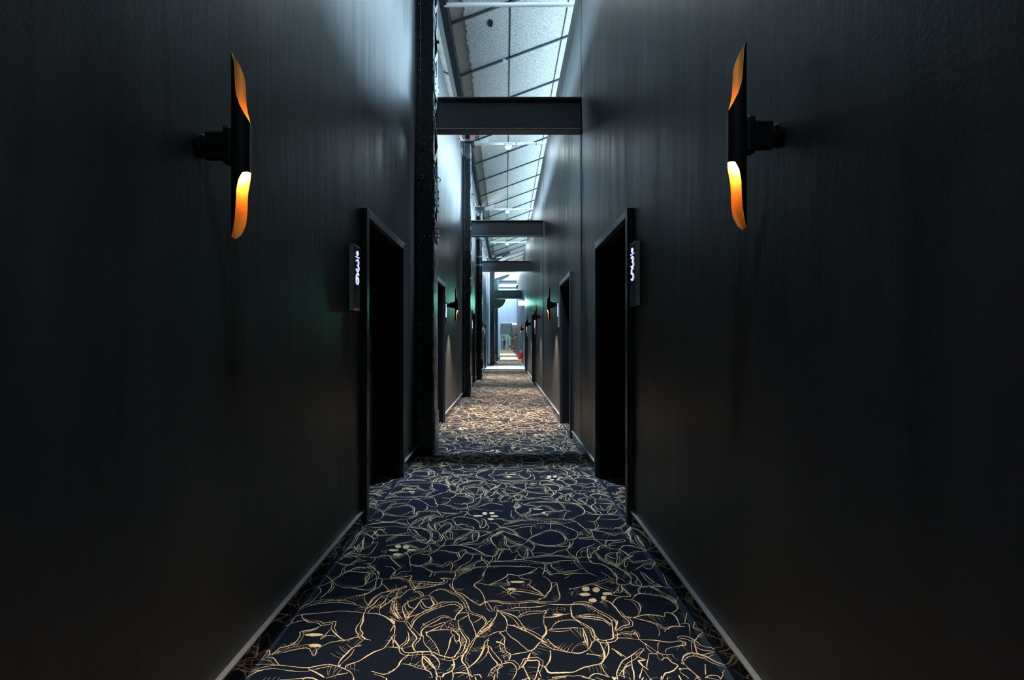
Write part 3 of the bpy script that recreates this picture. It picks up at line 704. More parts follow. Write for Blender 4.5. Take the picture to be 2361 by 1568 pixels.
# ------------------------------------------------------------------ end door and person
e = empty('door_40', (-.06, 80, 0), 'white framed glazed double door at the very end behind the person', 'door', kind='structure')
b = MB(); b.box(-.93, -.85, 79.95, 80.05, 0, 2.6); b.box(.62, .80, 79.95, 80.05, 0, 2.6); b.box(-.93, .80, 79.95, 80.05, 2.42, 2.6); b.box(-.02, .20, 79.95, 80.05, 0, 2.42)
rel(b.build('white_frame', M['white']), e)
rel(MB().box(-.85, -.02, 79.99, 80.01, 0, 2.42).build('glass_leaf', M['glass']), e); rel(MB().box(.20, .62, 79.99, 80.01, 0, 2.42).build('glass_leaf', M['glass']), e)
rel(MB().box(-.72, -.45, 79.97, 79.985, 1.50, 1.88).build('white_notice', M['white']), e)
tag(MB().box(XL, XR2, 76.9, 80, -.006, .004).build('pale_floor_strip', M['pale_floor']), 'pale floor patch under the standing person at the end', 'floor_band', kind='structure')
def person(x, y):
    e = empty('person', (x, y, .004), 'person in dark clothes standing with forearms raised by the end door', 'person')
    V = [(0,0,.98,.15),(0,0,1.15,.135),(0,.0,1.35,.155),(0,0,1.50,.10),(0,-.01,1.57,.058),
         (-.09,0,.90,.10),(-.11,-.02,.50,.068),(-.12,.02,.10,.045),(-.125,-.12,.035,.035),
         (.09,0,.90,.10),(.12,-.03,.50,.068),(.14,.0,.10,.045),(.15,-.14,.035,.035),
         (-.19,0,1.44,.065),(-.26,.02,1.18,.048),(-.14,-.20,1.15,.036),
         (.19,0,1.44,.065),(.27,.02,1.18,.048),(.12,-.22,1.20,.036)]
    E = [(0,1),(1,2),(2,3),(3,4),(0,5),(5,6),(6,7),(7,8),(0,9),(9,10),(10,11),(11,12),(2,13),(13,14),(14,15),(2,16),(16,17),(17,18)]
    def skin(name, V, E, m, sub=1):
        me = bpy.data.meshes.new(name); me.from_pydata([v[:3] for v in V], E, [])
        me.materials.append(m); o = bpy.data.objects.new(name, me); COL.objects.link(o)
        sk = o.modifiers.new('skin', 'SKIN'); 
        if not me.skin_vertices: 
            with bpy.context.temp_override(object=o, active_object=o): pass
        sv = me.attributes
        return o, sk
    me = bpy.data.meshes.new('body'); 
    import bmesh
    bm = bmesh.new(); lay = bm.verts.layers.skin.verify(); vs = []
    for i, v in enumerate(V):
        q = bm.verts.new(v[:3]); q[lay].radius = (v[3], v[3]*.85); q[lay].use_root = (i == 0); vs.append(q)
    for a, b_ in E: bm.edges.new((vs[a], vs[b_]))
    bm.to_mesh(me); bm.free(); me.materials.append(M['cloth'])
    o = bpy.data.objects.new('body', me); COL.objects.link(o); o.modifiers.new('skin', 'SKIN').use_smooth_shade = True
    s = o.modifiers.new('sub', 'SUBSURF'); s.levels = 1; s.render_levels = 2; o.parent = e
    h = MB(); h.lathe([(.035, 1.57), (.055, 1.60), (.072, 1.66), (.078, 1.72), (.072, 1.78), (.05, 1.825), (.015, 1.84)], (0, -.015, 0), n=16)
    for sx in (-1, 1): h.dome((sx*.077, -.01, 1.71), .018, (sx, 0, 0), .012)
    h.add([(-.012, -.088, 1.69), (.012, -.088, 1.69), (0, -.112, 1.69), (0, -.088, 1.73)], [(0, 1, 2), (0, 2, 3), (1, 3, 2)])
    h.build('head', M['skin'], e, smooth=60)
    h = MB(); h.lathe([(.082, 1.74), (.080, 1.79), (.055, 1.84), (.015, 1.855)], (0, .004, 0), n=16); h.build('hair', M['hair'], e, smooth=60)
    for hx, hy, hz in ((-.10, -.235, 1.16), (.085, -.25, 1.21)):
        h = MB(); s = 1 if hx < 0 else -1
        h.tube([(hx-s*.03, hy+.03, hz-.005), (hx, hy+.01, hz), (hx+s*.035, hy, hz+.005)], [.030, .036, .030], 8)
        for k in range(4):
            h.tube([(hx+s*.03, hy-.012+k*.001, hz-.024+k*.017), (hx+s*.065, hy-.02, hz-.022+k*.016), (hx+s*.085, hy-.005, hz-.02+k*.015)], [.009, .008, .006], 6)
        h.tube([(hx, hy-.01, hz+.028), (hx+s*.02, hy-.02, hz+.05), (hx+s*.04, hy-.02, hz+.058)], [.010, .009, .007], 6)
        h.build('hand', M['skin'], e, smooth=True)
    return e
person(-.20, 77.3)

# ------------------------------------------------------------------ carpet drawing: the woven gold line pattern, one repeat drawn
# as strokes on the floor plane (1.885 m long), tufted slightly proud of the navy pile and repeated down the corridor
CA = """70,135 250,110 480,100 700,90 870,85 960,110 1030,150 1100,195 1190,220 1245,205 1215,140 1190,75 1130,45 860,40 560,40 400,55 150,50;75,135 180,180 205,235;70,215 180,240 290,290 330,330 400,355 560,375 700,345 780,300 850,290;205,175 330,150 520,130 450,180 400,230 370,265 300,300;390,240 560,215 680,190 760,185 820,210 855,250 845,300 850,340 815,375 700,385 600,375;720,175 760,130 810,85;450,185 600,160 720,150;310,310 320,370 270,420 190,445;190,445 350,470 480,470 600,435 720,425 800,400 880,360 910,300 1010,290 1200,290 1400,320 1600,325 1650,310 1620,290;0,525 90,460 190,420;0,540 150,505 320,485 480,485 640,510 770,560 900,580 1020,600 1110,650 1135,710 1110,780 1060,840;0,545 230,570 420,550 600,560 750,575;730,430 745,490 790,530;790,530 830,480 900,430 1020,400 1210,355 1130,385 1040,400 990,480 935,540 945,575;770,560 850,500 900,455 1010,430;935,530 1060,460 1140,430 1250,380 1350,400;1090,410 1140,400 1165,405 1110,420 1135,460;1095,460 1110,540 1190,620 1240,640;1080,510 1110,570 1200,625;1200,620 1040,600 960,550;1250,640 1200,570 1205,510 1240,490 1330,465 1420,430 1500,440;1260,610 1330,545 1400,480 1480,520 1470,580 1380,640 1335,690 1370,750 1400,770 1530,770 1650,740 1740,690 1830,640 1800,600 1700,600 1500,600;1250,640 1300,700 1330,750 1310,790 1250,810 1250,850 1290,880 1340,870 1380,800 1390,770;1260,510 1290,540 1330,545;1500,440 1540,480 1560,520 1640,525 1700,510 1760,550 1850,560 1860,600 1830,620;1500,440 1530,400 1640,385 1760,400 1880,430 1950,490 1970,570 2040,560 2070,500 2060,450 1990,410;1560,520 1640,570 1780,600;1970,580 2010,470 1985,440;1370,680 1430,630 1480,630 1500,700 1495,760;1340,880 1540,870 1700,885 1830,920 1960,980 2080,1040 2230,1050 2290,960 2361,960;1340,880 1250,940 1220,970 1080,1030 970,1020;1080,1030 1130,1070 1120,1130 1040,1180 900,1225 780,1200;1530,870 1620,810 1760,740 1680,750 1570,780 1530,830 1530,870;1560,840 1640,800 1720,760;1600,870 1750,830 1860,810 1830,740 1840,690 1880,640 1940,650 1950,700 1920,780 1860,820;1640,870 1850,850 1980,840 2050,780 2200,720 2361,650;1830,620 2070,630 2180,660;2100,660 2200,620 2361,580;1940,740 2030,700 2150,660;2361,640 2200,700 2150,760 2190,840 2230,890 2300,950;2150,760 2100,750 2090,820 1980,880 1950,920 1890,920;750,570 740,640 780,700 850,730 940,780 1040,830;760,600 850,610 930,690 1040,760 1040,790 960,790 850,800 700,830 560,860 370,885;780,700 600,700 430,700 230,710 190,660 250,600 340,610 350,580;230,710 190,760 130,730 30,670 0,680;120,720 180,660 150,630 20,630;250,600 360,650 380,695;150,740 150,800 100,880 0,930;140,840 230,820 170,930 100,1010 0,1050;740,660 600,690 500,740 420,770 370,820;1040,840 1110,850 1220,830 1170,800 1140,770 1050,830;1040,840 900,800;1090,860 1040,920 920,940 800,960 700,1000 600,1050 510,1075 440,1050;1090,860 1130,970 920,970 850,985;680,850 780,880 860,910 930,930;720,1010 760,1060 780,1180 800,1280 760,1320 640,1320 560,1370 490,1390;780,1080 830,1030 930,1000 990,1000;0,1070 200,1075 300,1045 420,1050 480,1120 560,1200 620,1265 540,1300 500,1400 440,1440 300,1455 200,1460;200,1075 140,1160 80,1215 150,1250 240,1350 230,1440;0,1190 100,1180;0,1260 80,1245;0,1340 100,1310;370,1230 480,1250 530,1310;800,1205 950,1225 1100,1290 1200,1330 1340,1310 1540,1310 1700,1280 1900,1245 2100,1235 2361,1220;1200,1330 1210,1360 1180,1390;1150,1300 1140,1370 1100,1410;1020,1190 1200,1180 1330,1215 1400,1160 1480,1170 1500,1220 1470,1310;1480,1170 1570,1140 1640,1100 1620,1060 1590,1000 1480,985 1380,960 1260,960;1590,1000 1690,940 1750,1000 1700,1020 1640,1100;1750,1000 1850,1030 1980,1020 2060,1060;1850,1030 1840,1080 1780,1150 1640,1230 1550,1310;2000,1030 1990,1100 2050,1150 2090,1200 2100,1240;1560,1310 1700,1270 1840,1220 1900,1170 2000,1130 2060,1150;1900,1170 1860,1220 1880,1250;2090,1200 2200,1145 2361,1150;2080,1060 2180,1060 2170,1120 2090,1200;2100,1240 2040,1330 2000,1400 1950,1476;1540,1310 1550,1380 1510,1476;1540,1450 1640,1370 1750,1310 1880,1260;1300,1440 1450,1430 1520,1470 1330,1476 1300,1440;490,1400 640,1410 800,1390 760,1470 620,1450 440,1440;1220,130 1215,165 1340,180 1450,125 1460,85 1420,70;1340,180 1480,205 1560,240 1720,235 1840,200 1930,150 2000,60;1540,160 1660,170 1700,150 1750,190 1745,230;1720,235 1780,260 1880,250 2050,270 2361,290;1780,260 1740,300 1630,290;1420,70 1530,40 1570,10;1660,170 1780,150 1850,120 1850,80 1720,0;1340,380 1310,360 1240,300;1340,370 1400,320;1400,380 1500,350 1600,330;1740,300 1780,350 1850,360;1760,310 1690,380;1980,100 2170,120 2150,70 2050,0;1840,240 2000,200 2160,150 2361,190;2080,490 2240,500 2290,540 2361,570;2070,500 2120,560 2080,600;1040,270 1240,270 1240,290;1040,200 1080,230 1020,280"""
CB = """0,35 130,25 250,30 330,80 410,110 520,60 700,65 860,60 970,30 1050,90 1080,120;130,25 95,125 200,110 330,40;300,140 320,90 410,110 390,150 420,200 370,230 360,290 450,380;390,150 450,150 500,180 650,200 730,215 830,200 890,220 960,260 1060,290 1220,275 1290,290;410,110 560,90 800,80 1080,130 1120,170 1170,220 1220,275;500,180 640,140 830,130 1080,135 1240,145 1400,170 1490,220 1530,280 1510,340 1400,380 1320,430 1180,435;1290,290 1210,320 1180,420;345,210 375,170 430,200 370,240 345,210;290,280 350,285 420,350 470,380 560,410 640,430 800,430 1000,430 1180,425;290,280 285,370 350,430;590,245 620,280 590,320 500,360 640,350 780,330 880,290 940,300 1060,290;590,245 700,235 830,200;800,345 880,350 900,375 900,330 950,300;0,430 120,430 190,460 350,460 500,430;180,500 320,470 500,440;0,500 60,520 90,560 180,570 280,600 370,650 410,710 560,770 620,800 700,840 850,870 1000,875 1120,850 1200,800 1160,690 1060,640 960,620 870,640 780,680 650,730 580,780 530,830;0,620 70,580 180,560 350,540 560,510 700,510 850,495 960,505 1100,510 1200,550 1320,600 1410,650 1400,740 1300,780 1230,770 1190,720;960,505 950,600;310,610 400,580 500,560 640,550 690,540;630,570 620,640 640,700;150,530 350,480 560,440 900,460 1100,490 1170,510;1170,510 1230,490 1380,470 1450,520 1540,590 1610,660;1180,435 1300,440 1390,470;950,450 1060,470 1140,500;0,700 80,650 150,630 250,670 420,710;130,690 230,750 330,820 450,860 520,840;130,740 180,770 180,850 240,900 320,890 450,860;240,900 260,940 130,940 60,930 0,860;260,940 310,1000 380,960 440,900 560,920 620,970 650,1010 660,1060;380,960 470,1070 560,1060 560,930;490,1100 540,980 550,930;630,830 680,880 670,920 630,970;0,1140 200,1135 420,1115 640,1140 840,1165 950,1165 1200,1130 1400,1140;490,1100 700,1060 900,1040 1100,1045 1280,1070 1400,1110;650,1010 800,1000 960,1020 1080,970 1220,940 1300,890 1340,820 1330,770;1230,940 1280,870 1270,790;700,860 850,880 1000,885 1150,890 1270,880;1230,950 1300,1030 1400,1090 1430,1160 1490,1240 1600,1340 1750,1400 1930,1440 2000,1440 1950,1390 1820,1320 1700,1270 1600,1220 1490,1210;1400,1060 1400,1010 1480,930 1590,900 1720,840 1640,880;1590,900 1580,990 1600,1100 1660,1020 1700,960;1480,1060 1480,980 1580,960;1440,1080 1520,1070 1600,1080;1600,1110 1680,1180 1800,1190 1950,1260 2030,1370 2080,1420;1690,980 1780,1080 1900,1160 2060,1230 2150,1280 2361,1380;1700,960 1850,1110 2050,1210;1430,1150 1600,1160 1750,1190;1650,930 1730,920 1640,890;1730,970 1790,880 1880,870 2060,880;1710,780 1800,830 1890,890 2000,930 2120,940 2200,980 2310,1060 2361,1050;1890,880 1890,820 1920,790;1450,760 1600,770 1800,780 2050,790 2200,770 2210,810 2100,820 1970,840 1960,870;1430,740 1600,740 1660,720 1700,770;1500,690 1610,670 1640,600 1690,740;1410,650 1470,640 1430,700 1500,690;1540,590 1700,600 1850,590 2010,600 2050,570 2120,570 2220,500 2230,450 2140,400 2100,430 1950,430 1770,420;2120,570 2160,600 2190,660;1700,610 1760,560 1760,500 1700,470 1570,460;1700,470 1750,430 1800,370;1640,620 1850,640 2010,700 2230,660 2290,690 2320,740 2310,800 2350,850;2230,650 2290,600 2320,560;1520,280 1640,320 1670,330;1530,330 1650,340 1830,350 2000,350 2240,370;1240,110 1330,150 1440,170 1550,180 1640,230 1750,350;1290,50 1400,130 1490,170 1550,180;1550,170 1580,90 1560,60 1640,40 1720,90 1850,100 2000,130 2040,200;1550,160 1430,100 1450,70 1560,60;1700,110 1720,150 1650,200 1680,260 1800,310 1820,350;1720,150 1850,155 2000,160 1980,220 1930,270 1820,270 1740,240 1700,190;1790,190 1860,280;1930,300 1960,270 2060,250 2070,300 1960,350 1920,300;2100,180 2180,180 2230,250 2220,310;1960,340 2020,290;1210,0 1220,110 1340,40 1290,10;1080,100 1070,40 1140,0;1880,0 2000,20 2100,80 2170,140 2230,100;1720,30 1550,10;2060,1220 2090,1100 2090,1000 2180,990;1890,1050 1960,1000 2100,990 2120,930;1890,1030 1900,1110 2020,1190 2080,1230;1900,1020 1980,1080 2080,1100;2080,1230 2150,1160 2240,1090 2361,1050;2240,1300 2210,1200 2230,1130 2310,1080;2090,1220 2130,1280 2250,1330 2361,1440;2140,930 2200,880 2361,880;820,1170 860,1210 850,1290 900,1330 950,1380 940,1440 860,1410 720,1330;850,1190 950,1180 970,1240 1060,1300 1120,1320 1250,1310 1400,1300 1490,1260;950,1370 1120,1350 1230,1370 1340,1350 1600,1350;860,1290 820,1370;0,1240 200,1225 400,1235 600,1240 720,1270 640,1320 560,1350 430,1390 280,1360 210,1400 120,1476;720,1270 760,1240 850,1290;1340,1350 1260,1400 1200,1440;0,1160 150,1135;0,1050 60,960 130,940 80,1060 50,1130;350,1110 380,1050 430,1040 480,1090;1310,1380 1420,1380 1550,1440"""
CC = """1105,150 1200,230 1270,300 1400,330 1560,320 1700,260 1800,200 1900,215 2106,190;1200,230 1320,150 1350,70 1430,20;1330,150 1450,110 1600,120 1720,120 1780,90 1840,140 1800,230 1790,300 1760,350 1650,360 1450,330;1330,140 1450,90 1570,50 1700,60 1780,60;1650,280 1660,210 1720,130 1700,200 1650,280;1200,250 1190,330 1130,400 1040,470;1030,310 1140,270 1200,240;940,360 1000,310 1060,370 1000,440 930,520 860,560 800,590 740,630;1040,500 940,520;1040,490 1180,490 1330,500 1440,460 1560,430 1650,420 1760,360 1850,310 1880,220;740,640 850,590 1000,550 1200,530 1330,530 1480,550 1590,580 1660,620;580,850 650,810 690,730 800,690 960,680 1150,660 1330,645 1480,655 1640,670;1640,410 1640,500 1690,570 1660,620 1630,680;1690,570 1740,490 1850,410 2000,370 2106,330;1660,620 1760,550 1850,460 1950,430 2010,370;1690,660 1760,590 1870,560 1960,440;1860,600 1960,530 2060,450;1860,560 1840,640 1860,690;2060,470 2030,600 2060,700 2106,750;1640,670 1800,680 1900,710 2000,780 2050,850 2040,940 2000,1020 1940,1100 1900,1150 1780,1190 1660,1260 1560,1320 1400,1380 1380,1420;1630,680 1620,780 1580,880 1620,940 1600,990 1660,1020 1720,1040;800,700 810,740 900,800 1000,800 1060,840 1170,820 1210,810 1190,880 1240,940 1320,1010 1380,1040 1480,1010 1600,990;1060,840 960,890 850,910 770,930 770,990 700,1070 600,1120 500,1140 450,1190 370,1240;660,810 760,780 830,770;400,1230 560,1200 720,1160 840,1140 900,1160 960,1260 1000,1170 1100,1100 1220,1060 1380,1040;1050,1020 1150,970 1250,990;1190,880 1130,950 1060,1000;320,1200 350,1155 360,1220 320,1280 400,1270 490,1370;100,1450 250,1410 430,1380 560,1380 700,1400 870,1410 1000,1390 1130,1370 1260,1380 1380,1430 1460,1480 1500,1568;870,1410 960,1460 1030,1500 1100,1540;160,1370 300,1360 430,1370;1280,1380 1320,1300 1420,1200 1500,1130 1600,1110;1660,1020 1580,1060 1500,1130;1750,1460 1900,1500 2000,1470 2106,1380;1760,1490 1880,1530 1930,1568;1120,1550 1300,1500 1420,1480;40,1550 150,1480 300,1430;1940,1130 2106,1130;2020,1020 2030,1120;2040,1020 2106,1120;1880,280 1950,340 1990,380;600,1568 750,1550 900,1560"""
CD = """0,95 100,80 280,120 480,140 640,150 770,150 780,110 730,90 880,95 920,120;0,70 200,70 310,50 280,120;0,80 60,0;280,120 350,200 370,250 400,190 470,150;370,250 280,255 200,310 120,390 90,320 130,270 170,300 90,310;0,310 90,260 230,195 220,220 100,270;370,250 480,230 640,200 770,150;340,260 340,300 400,300 460,350 360,400 250,440;460,350 570,340 600,300 700,250 800,250 900,290 1000,330 1080,400 1130,480 1150,550 1220,600 1340,640 1390,700 1370,780 1300,860 1250,940;570,340 600,400 630,480 540,520 470,450 450,400 570,390;1000,0 930,80 910,180 930,270 1050,320 1150,390 1250,460 1320,490 1380,430 1360,350 1300,260 1220,190 1340,90 1370,0;930,270 860,190 870,170;250,440 190,480 180,560 210,640 240,680 300,600 370,520 440,420;250,450 270,500 340,530;0,420 80,370;60,390 60,500 120,610 180,690;40,430 50,560 140,680;0,650 100,710 200,720;200,700 250,790 330,890 390,970 340,1030 330,1100 370,1160;240,700 290,650 400,620 500,570 600,530 730,480 850,440 970,440 1040,490 1050,540 970,620 940,690;300,820 350,720 420,650 560,580 720,510 730,480;620,490 760,440 870,440;940,690 860,670 760,660 700,700 620,740 520,800 460,850 450,920 480,940;480,760 540,790 570,810 700,760 800,730 790,760 640,830 540,880 530,920 600,980 680,1100 720,1200;530,880 660,850 800,840 930,860 990,920;740,820 800,740 880,700 940,690;960,620 1060,590 1140,610 1150,680 1190,760 1240,880 1250,940;1010,700 1140,630;1200,740 1290,700 1350,640;990,710 1000,830 940,860 1010,920 1000,980 1030,1060 1000,1150 930,1250;1000,830 1070,930 1110,1000 1080,1100 1050,1170 960,1200 910,1250 800,1230 700,1210 620,1170 460,1160 280,1180 190,1160 180,1080 260,1020 270,930 250,870;480,940 490,1030 540,1090 600,1170;380,970 450,970;400,900 480,930;930,910 880,980 860,1060 810,1180 790,1280;1000,990 950,1020;1250,940 1180,1030 1100,1150 1050,1230 1050,1310 1100,1370 1130,1450 1200,1530;1250,950 1400,940 1530,880 1680,850 1700,720 1620,610 1560,540;1280,930 1370,840 1470,760 1540,640 1560,560;1300,910 1400,850 1500,750;1310,480 1400,430 1500,560 1530,500 1640,480;1390,440 1500,430 1700,465 1900,450 2080,440 2276,460;1570,570 1700,550 1850,520 2000,520 2276,490;1570,570 1700,600 1820,650 1900,730 1980,860;1840,660 1950,600 2080,570 2230,570 2276,560;1700,770 1800,790 1900,830 2050,900 2200,990 2276,1040;1690,860 1760,950 1850,1010 1950,1100 2050,1150 2150,1060 2200,990;2200,990 2270,900 2276,860;2276,590 2240,640 2240,760 2276,860;1600,890 1670,970 1660,1050 1680,1150 1750,1200 1740,1280;1760,1210 1900,1180 2050,1150;2040,1180 2000,1280;2050,1150 2160,1210;1440,960 1380,1030 1360,1120 1300,1240 1200,1350 1130,1400;1350,1120 1410,1090 1440,1180 1500,1270 1570,1350 1480,1420 1420,1530;1570,1350 1700,1330 1770,1330 1850,1430 1780,1568;1600,1360 1570,1450 1560,1560;1850,1430 1950,1360 1980,1300 2080,1290 2170,1300 2160,1400 2110,1568;1940,1390 1990,1490 2040,1568;0,1460 100,1390 160,1290 270,1190;170,1340 300,1360 400,1400 530,1430 590,1470 620,1568;470,1170 470,1330 530,1430;470,1230 560,1330 660,1430 690,1568;500,1230 570,1290 660,1420;600,1190 720,1310 690,1420;0,1100 160,1110 180,1150;130,1100 70,1010 60,940 90,920;0,870 60,760 50,720 0,680;40,1090 60,950;910,1270 930,1350 900,1440 780,1490 740,1568;900,1450 920,1540;900,1480 1050,1470 1140,1490 1160,1568;1200,1510 1300,1500 1330,1550;1450,180 1570,130 1700,60 1720,30 1850,50 2000,20 2080,0;1280,160 1450,190 1600,190 1750,190 1700,130 1720,90;1600,200 1700,270 1720,340 1780,290 1850,280 2000,300 2200,340 2276,350;1870,60 1920,100 2050,120 2030,200 2180,290 2210,330;2276,350 2180,400 2070,440;1560,1020 1660,1060"""
CE = """0,370 200,385 400,385 500,380 590,400 700,470 860,560 880,640 890,740 900,770 850,800 720,800 670,730 640,670 520,600 420,540 400,500 390,400;430,360 560,350 650,380;130,430 80,500 70,600 100,690 40,810 150,900 250,930 370,950 500,960 590,920 640,840 680,780 640,670;100,690 160,680 300,670 450,660 510,670;160,670 220,600 330,570 440,570 510,600;80,540 180,530 300,510 390,490;530,670 550,780 600,890 560,720 530,670;710,800 770,910 790,1000 750,1080 640,1110 520,1140 440,1190 330,1190 130,1190 90,1130 0,1090;150,940 150,1020 90,1130;590,970 720,990 780,1000;800,800 840,880 830,980 780,1040;750,1080 770,1150 850,1250;180,1250 350,1230 550,1240 620,1273;0,1150 40,1240;600,1260 690,1200 830,1240;870,570 940,580 920,690 1000,640 1080,620 1060,570 1000,520 900,400 800,330 740,360;880,380 920,320 1000,290 1100,280 980,160 1070,270;1000,520 1130,540 1250,510 1400,510 1500,530 1500,480 1580,490 1640,540 1680,640;1580,490 1640,450 1660,410 1600,310 1540,270 1400,200 1320,160;1130,540 1250,570 1400,620 1510,680 1600,640 1740,650;1400,620 1440,700 1430,760;1510,680 1500,710;1180,520 1220,440 1190,370 1110,330 1020,320;1110,330 1190,260 1350,270 1530,310 1650,400;1190,260 1200,190 1320,165 1500,180 1610,195;1320,165 1430,230 1540,310;920,750 1050,730 1130,740 1160,710 1200,800;900,780 1050,785 1200,800 1400,810 1550,830 1700,820 1760,860 1650,880 1530,910 1510,960;1200,800 1300,870 1410,950 1450,970 1600,980;1420,950 1420,860 1440,830;1700,820 1650,770 1720,760 1830,790 1950,880 2070,900 2120,950;1800,770 1790,620 1740,600 1770,480;1870,800 1920,740 1960,700 1850,670 1840,640 1870,570;1850,800 1860,880 1900,970 2000,970 2090,950;1860,880 1940,920 2080,940;1710,1080 1720,1010 1790,960 1900,970 2010,1010 2090,1060 2190,1090 2250,1130;1710,1070 1800,1150 1900,1240 1960,1273;1410,970 1330,970 1300,1050 1290,1130;1410,970 1450,1050 1520,1010 1600,1080 1660,1100 1600,1170 1500,1210 1480,1273;1180,1000 1270,1040 1190,1050 1240,1110 1310,1160;1180,1000 1160,980 1250,930 1230,900 1120,980 1000,1060 940,1170 940,1273;1110,1000 1110,1080 1150,1273;1100,1100 1020,1140 1030,1273;1240,1130 1200,1273;1240,1150 1340,1273;1680,1150 1790,1150 1870,1220 1920,1273;1680,1160 1700,1200 1790,1260;1980,1100 1990,1220;1950,1270 2050,1220 2150,1240 2160,1273;2210,1160 2160,1273;880,910 970,960 1050,1020;920,940 1000,1000;70,50 130,90 160,150 150,210 100,270 90,300 0,320;150,130 220,130 240,200 260,300 200,350 0,350;160,190 220,140;380,200 500,180 620,140 700,120 800,90 870,100 870,70 750,0;620,150 700,160 760,190 850,220 890,240;900,240 990,240 980,150 860,120;880,270 1000,290 1100,280;900,250 980,160;900,0 940,60 930,130 980,150 1100,130 1090,50 1020,0;940,50 1060,130;1100,0 1180,70 1230,160 1120,150 1080,100;1180,70 1150,130;1210,0 1250,50 1330,130 1500,180;1480,20 1530,150 1570,190;1660,410 1640,330 1680,290;450,520 640,530 760,550 870,620;410,530 600,550 780,580 860,640;120,800 200,880 350,945;1240,0 1350,100 1460,170"""
FILL = [('A', 575,890,55,30),('A',710,900,60,32),('A',500,955,90,20),('A',560,1030,80,26),('A',800,950,80,18),
        ('A',2050,330,45,24),('A',2170,325,50,20),('A',1930,370,90,14),('A',2210,375,75,14),('A',2150,425,55,18),
        ('B',740,258,90,9),('B',840,320,40,14),('C',960,965,125,22),('C',970,1110,90,24),('D',1850,143,108,18),('D',1770,250,65,22),
        ('E',250,505,80,12),('E',570,200,48,28),('E',690,210,46,30),('E',560,265,68,20),('E',650,335,48,26),('E',780,305,33,24),('E',820,255,62,20)]
CF = "1150,380 1225,378 1250,380;1225,440 1190,540 1140,490;1190,590 1090,550 1225,560;1000,590 1150,570 1225,575;1000,620 1100,640 1160,600 1240,608;1160,400 1225,390;1225,515 1180,510 1090,500;1120,590 1050,560;1060,540 1130,470 1170,400 1240,340;1225,325 1170,380;1040,600 1090,550 1150,520 1180,470;1225,420 1210,480 1225,520"
CG = "440,150 400,200 420,260 500,330 600,370;380,200 440,150 400,135;440,270 380,240;520,510 560,480 640,490 650,460 700,540 720,563;600,370 480,380 400,430 350,460;610,380 460,330 380,320;450,550 520,510;640,490 600,540 540,520;470,200 500,270 560,340;400,430 440,480 520,470 620,440"
ORG = {'F': (490, 1120, 3.5), 'G': (1350, 1180, 4.042), 'A': (840, 1140, 7.378), 'B': (1140, 1140, 7.378), 'C': (560, 1300, 5.85), 'D': (900, 1320, 6.322), 'E': (1240, 1320, 5.133)}
def floor_pt(s, u, v):
    ox, oy, k = ORG[s]; px, py = ox+u/k, oy+v/k
    d = 1049.33*EYE/(py-789.5); return ((px-1166)*d/1049.33, d)
PER = 1.885; YS = 1.655
rc = random.Random(11)
strokes = []      # (points, width, tapers)
def add_hatch(pts, n):
    # short curved engraving ticks off one side of a stroke
    m = len(pts)
    if m < 8: return
    i0 = rc.randrange(2, m-4); side = rc.choice((-1, 1)); L = rc.uniform(.02, .055)
    for q in range(n):
        i = min(m-2, i0+q)
        x, y = pts[i]; dx, dy = pts[i+1][0]-pts[i-1][0], pts[i+1][1]-pts[i-1][1]; l = math.hypot(dx, dy)+1e-6; dx /= l; dy /= l
        lx = L*rc.uniform(.6, 1.2); bend = rc.uniform(.1, .5)
        a = (x, y); b = (x+side*(-dy)*lx*.5+dx*lx*bend*.3, y+side*dx*lx*.5+dy*lx*bend*.3); c = (x+side*(-dy)*lx+dx*lx*bend, y+side*dx*lx+dy*lx*bend)
        strokes.append((smooth_path([a, b, c], 3), .0017, 1))
for key, src in (('A', CA), ('B', CB), ('C', CC), ('D', CD), ('E', CE), ('F', CF), ('G', CG)):
    for st in src.split(';'):
        q = [tuple(map(float, p.split(','))) for p in st.split()]
        if key in 'AB': q = [(u, v) for u, v in q]
        p = [floor_pt(key, u, v) for u, v in q]
        if key in 'AB':            # these two drawings overlap the nearer ones below pixel row 1322
            cut = [i for i, (u, v) in enumerate(q) if ORG[key][1]+v/ORG[key][2] > 1326]
            if len(cut) == len(q): continue
            if cut and cut[0] >= 2: p = p[:cut[0]+1]
        path = smooth_path(p, 6)
        # resample about every 13 mm with a slight hand-drawn wobble
        out = [path[0]]; acc = 0
        for a, b_ in zip(path, path[1:]):
            acc += math.hypot(b_[0]-a[0], b_[1]-a[1])
            if acc > .012: out.append((b_[0]+rc.gauss(0, .0009), b_[1]+rc.gauss(0, .0009))); acc = 0
        out.append(path[-1])
        if len(out) < 3: out = path
        strokes.append((out, rc.uniform(.0036, .0070), 0))
        Ln = len(out)
        if Ln > 9 and rc.random() < .62:        # fine echo line drifting beside the stroke
            i0 = rc.randrange(0, Ln//3); i1 = rc.randrange(2*Ln//3, Ln); sd = rc.choice((-1, 1)); o0 = rc.uniform(.004, .008); o1 = rc.uniform(.012, .022)
            ec = []
            for i in range(i0, i1):
                x, y = out[i]; a = out[max(i-1, 0)]; b_ = out[min(i+1, Ln-1)]; dx, dy = b_[0]-a[0], b_[1]-a[1]; l = math.hypot(dx, dy)+1e-9
                of = (o0+(o1-o0)*math.sin(math.pi*(i-i0)/(i1-i0)))*sd
                ec.append((x-dy/l*of, y+dx/l*of))
            if len(ec) > 3: strokes.append((ec, rc.uniform(.0022, .0036), 0))
        if Ln > 10 and rc.random() < .75: add_hatch(out, rc.randrange(3, 7))
        if Ln > 25: add_hatch(out, rc.randrange(3, 7))
        if Ln > 40: add_hatch(out, rc.randrange(4, 8)); add_hatch(out, rc.randrange(3, 7))
V = []; F = []
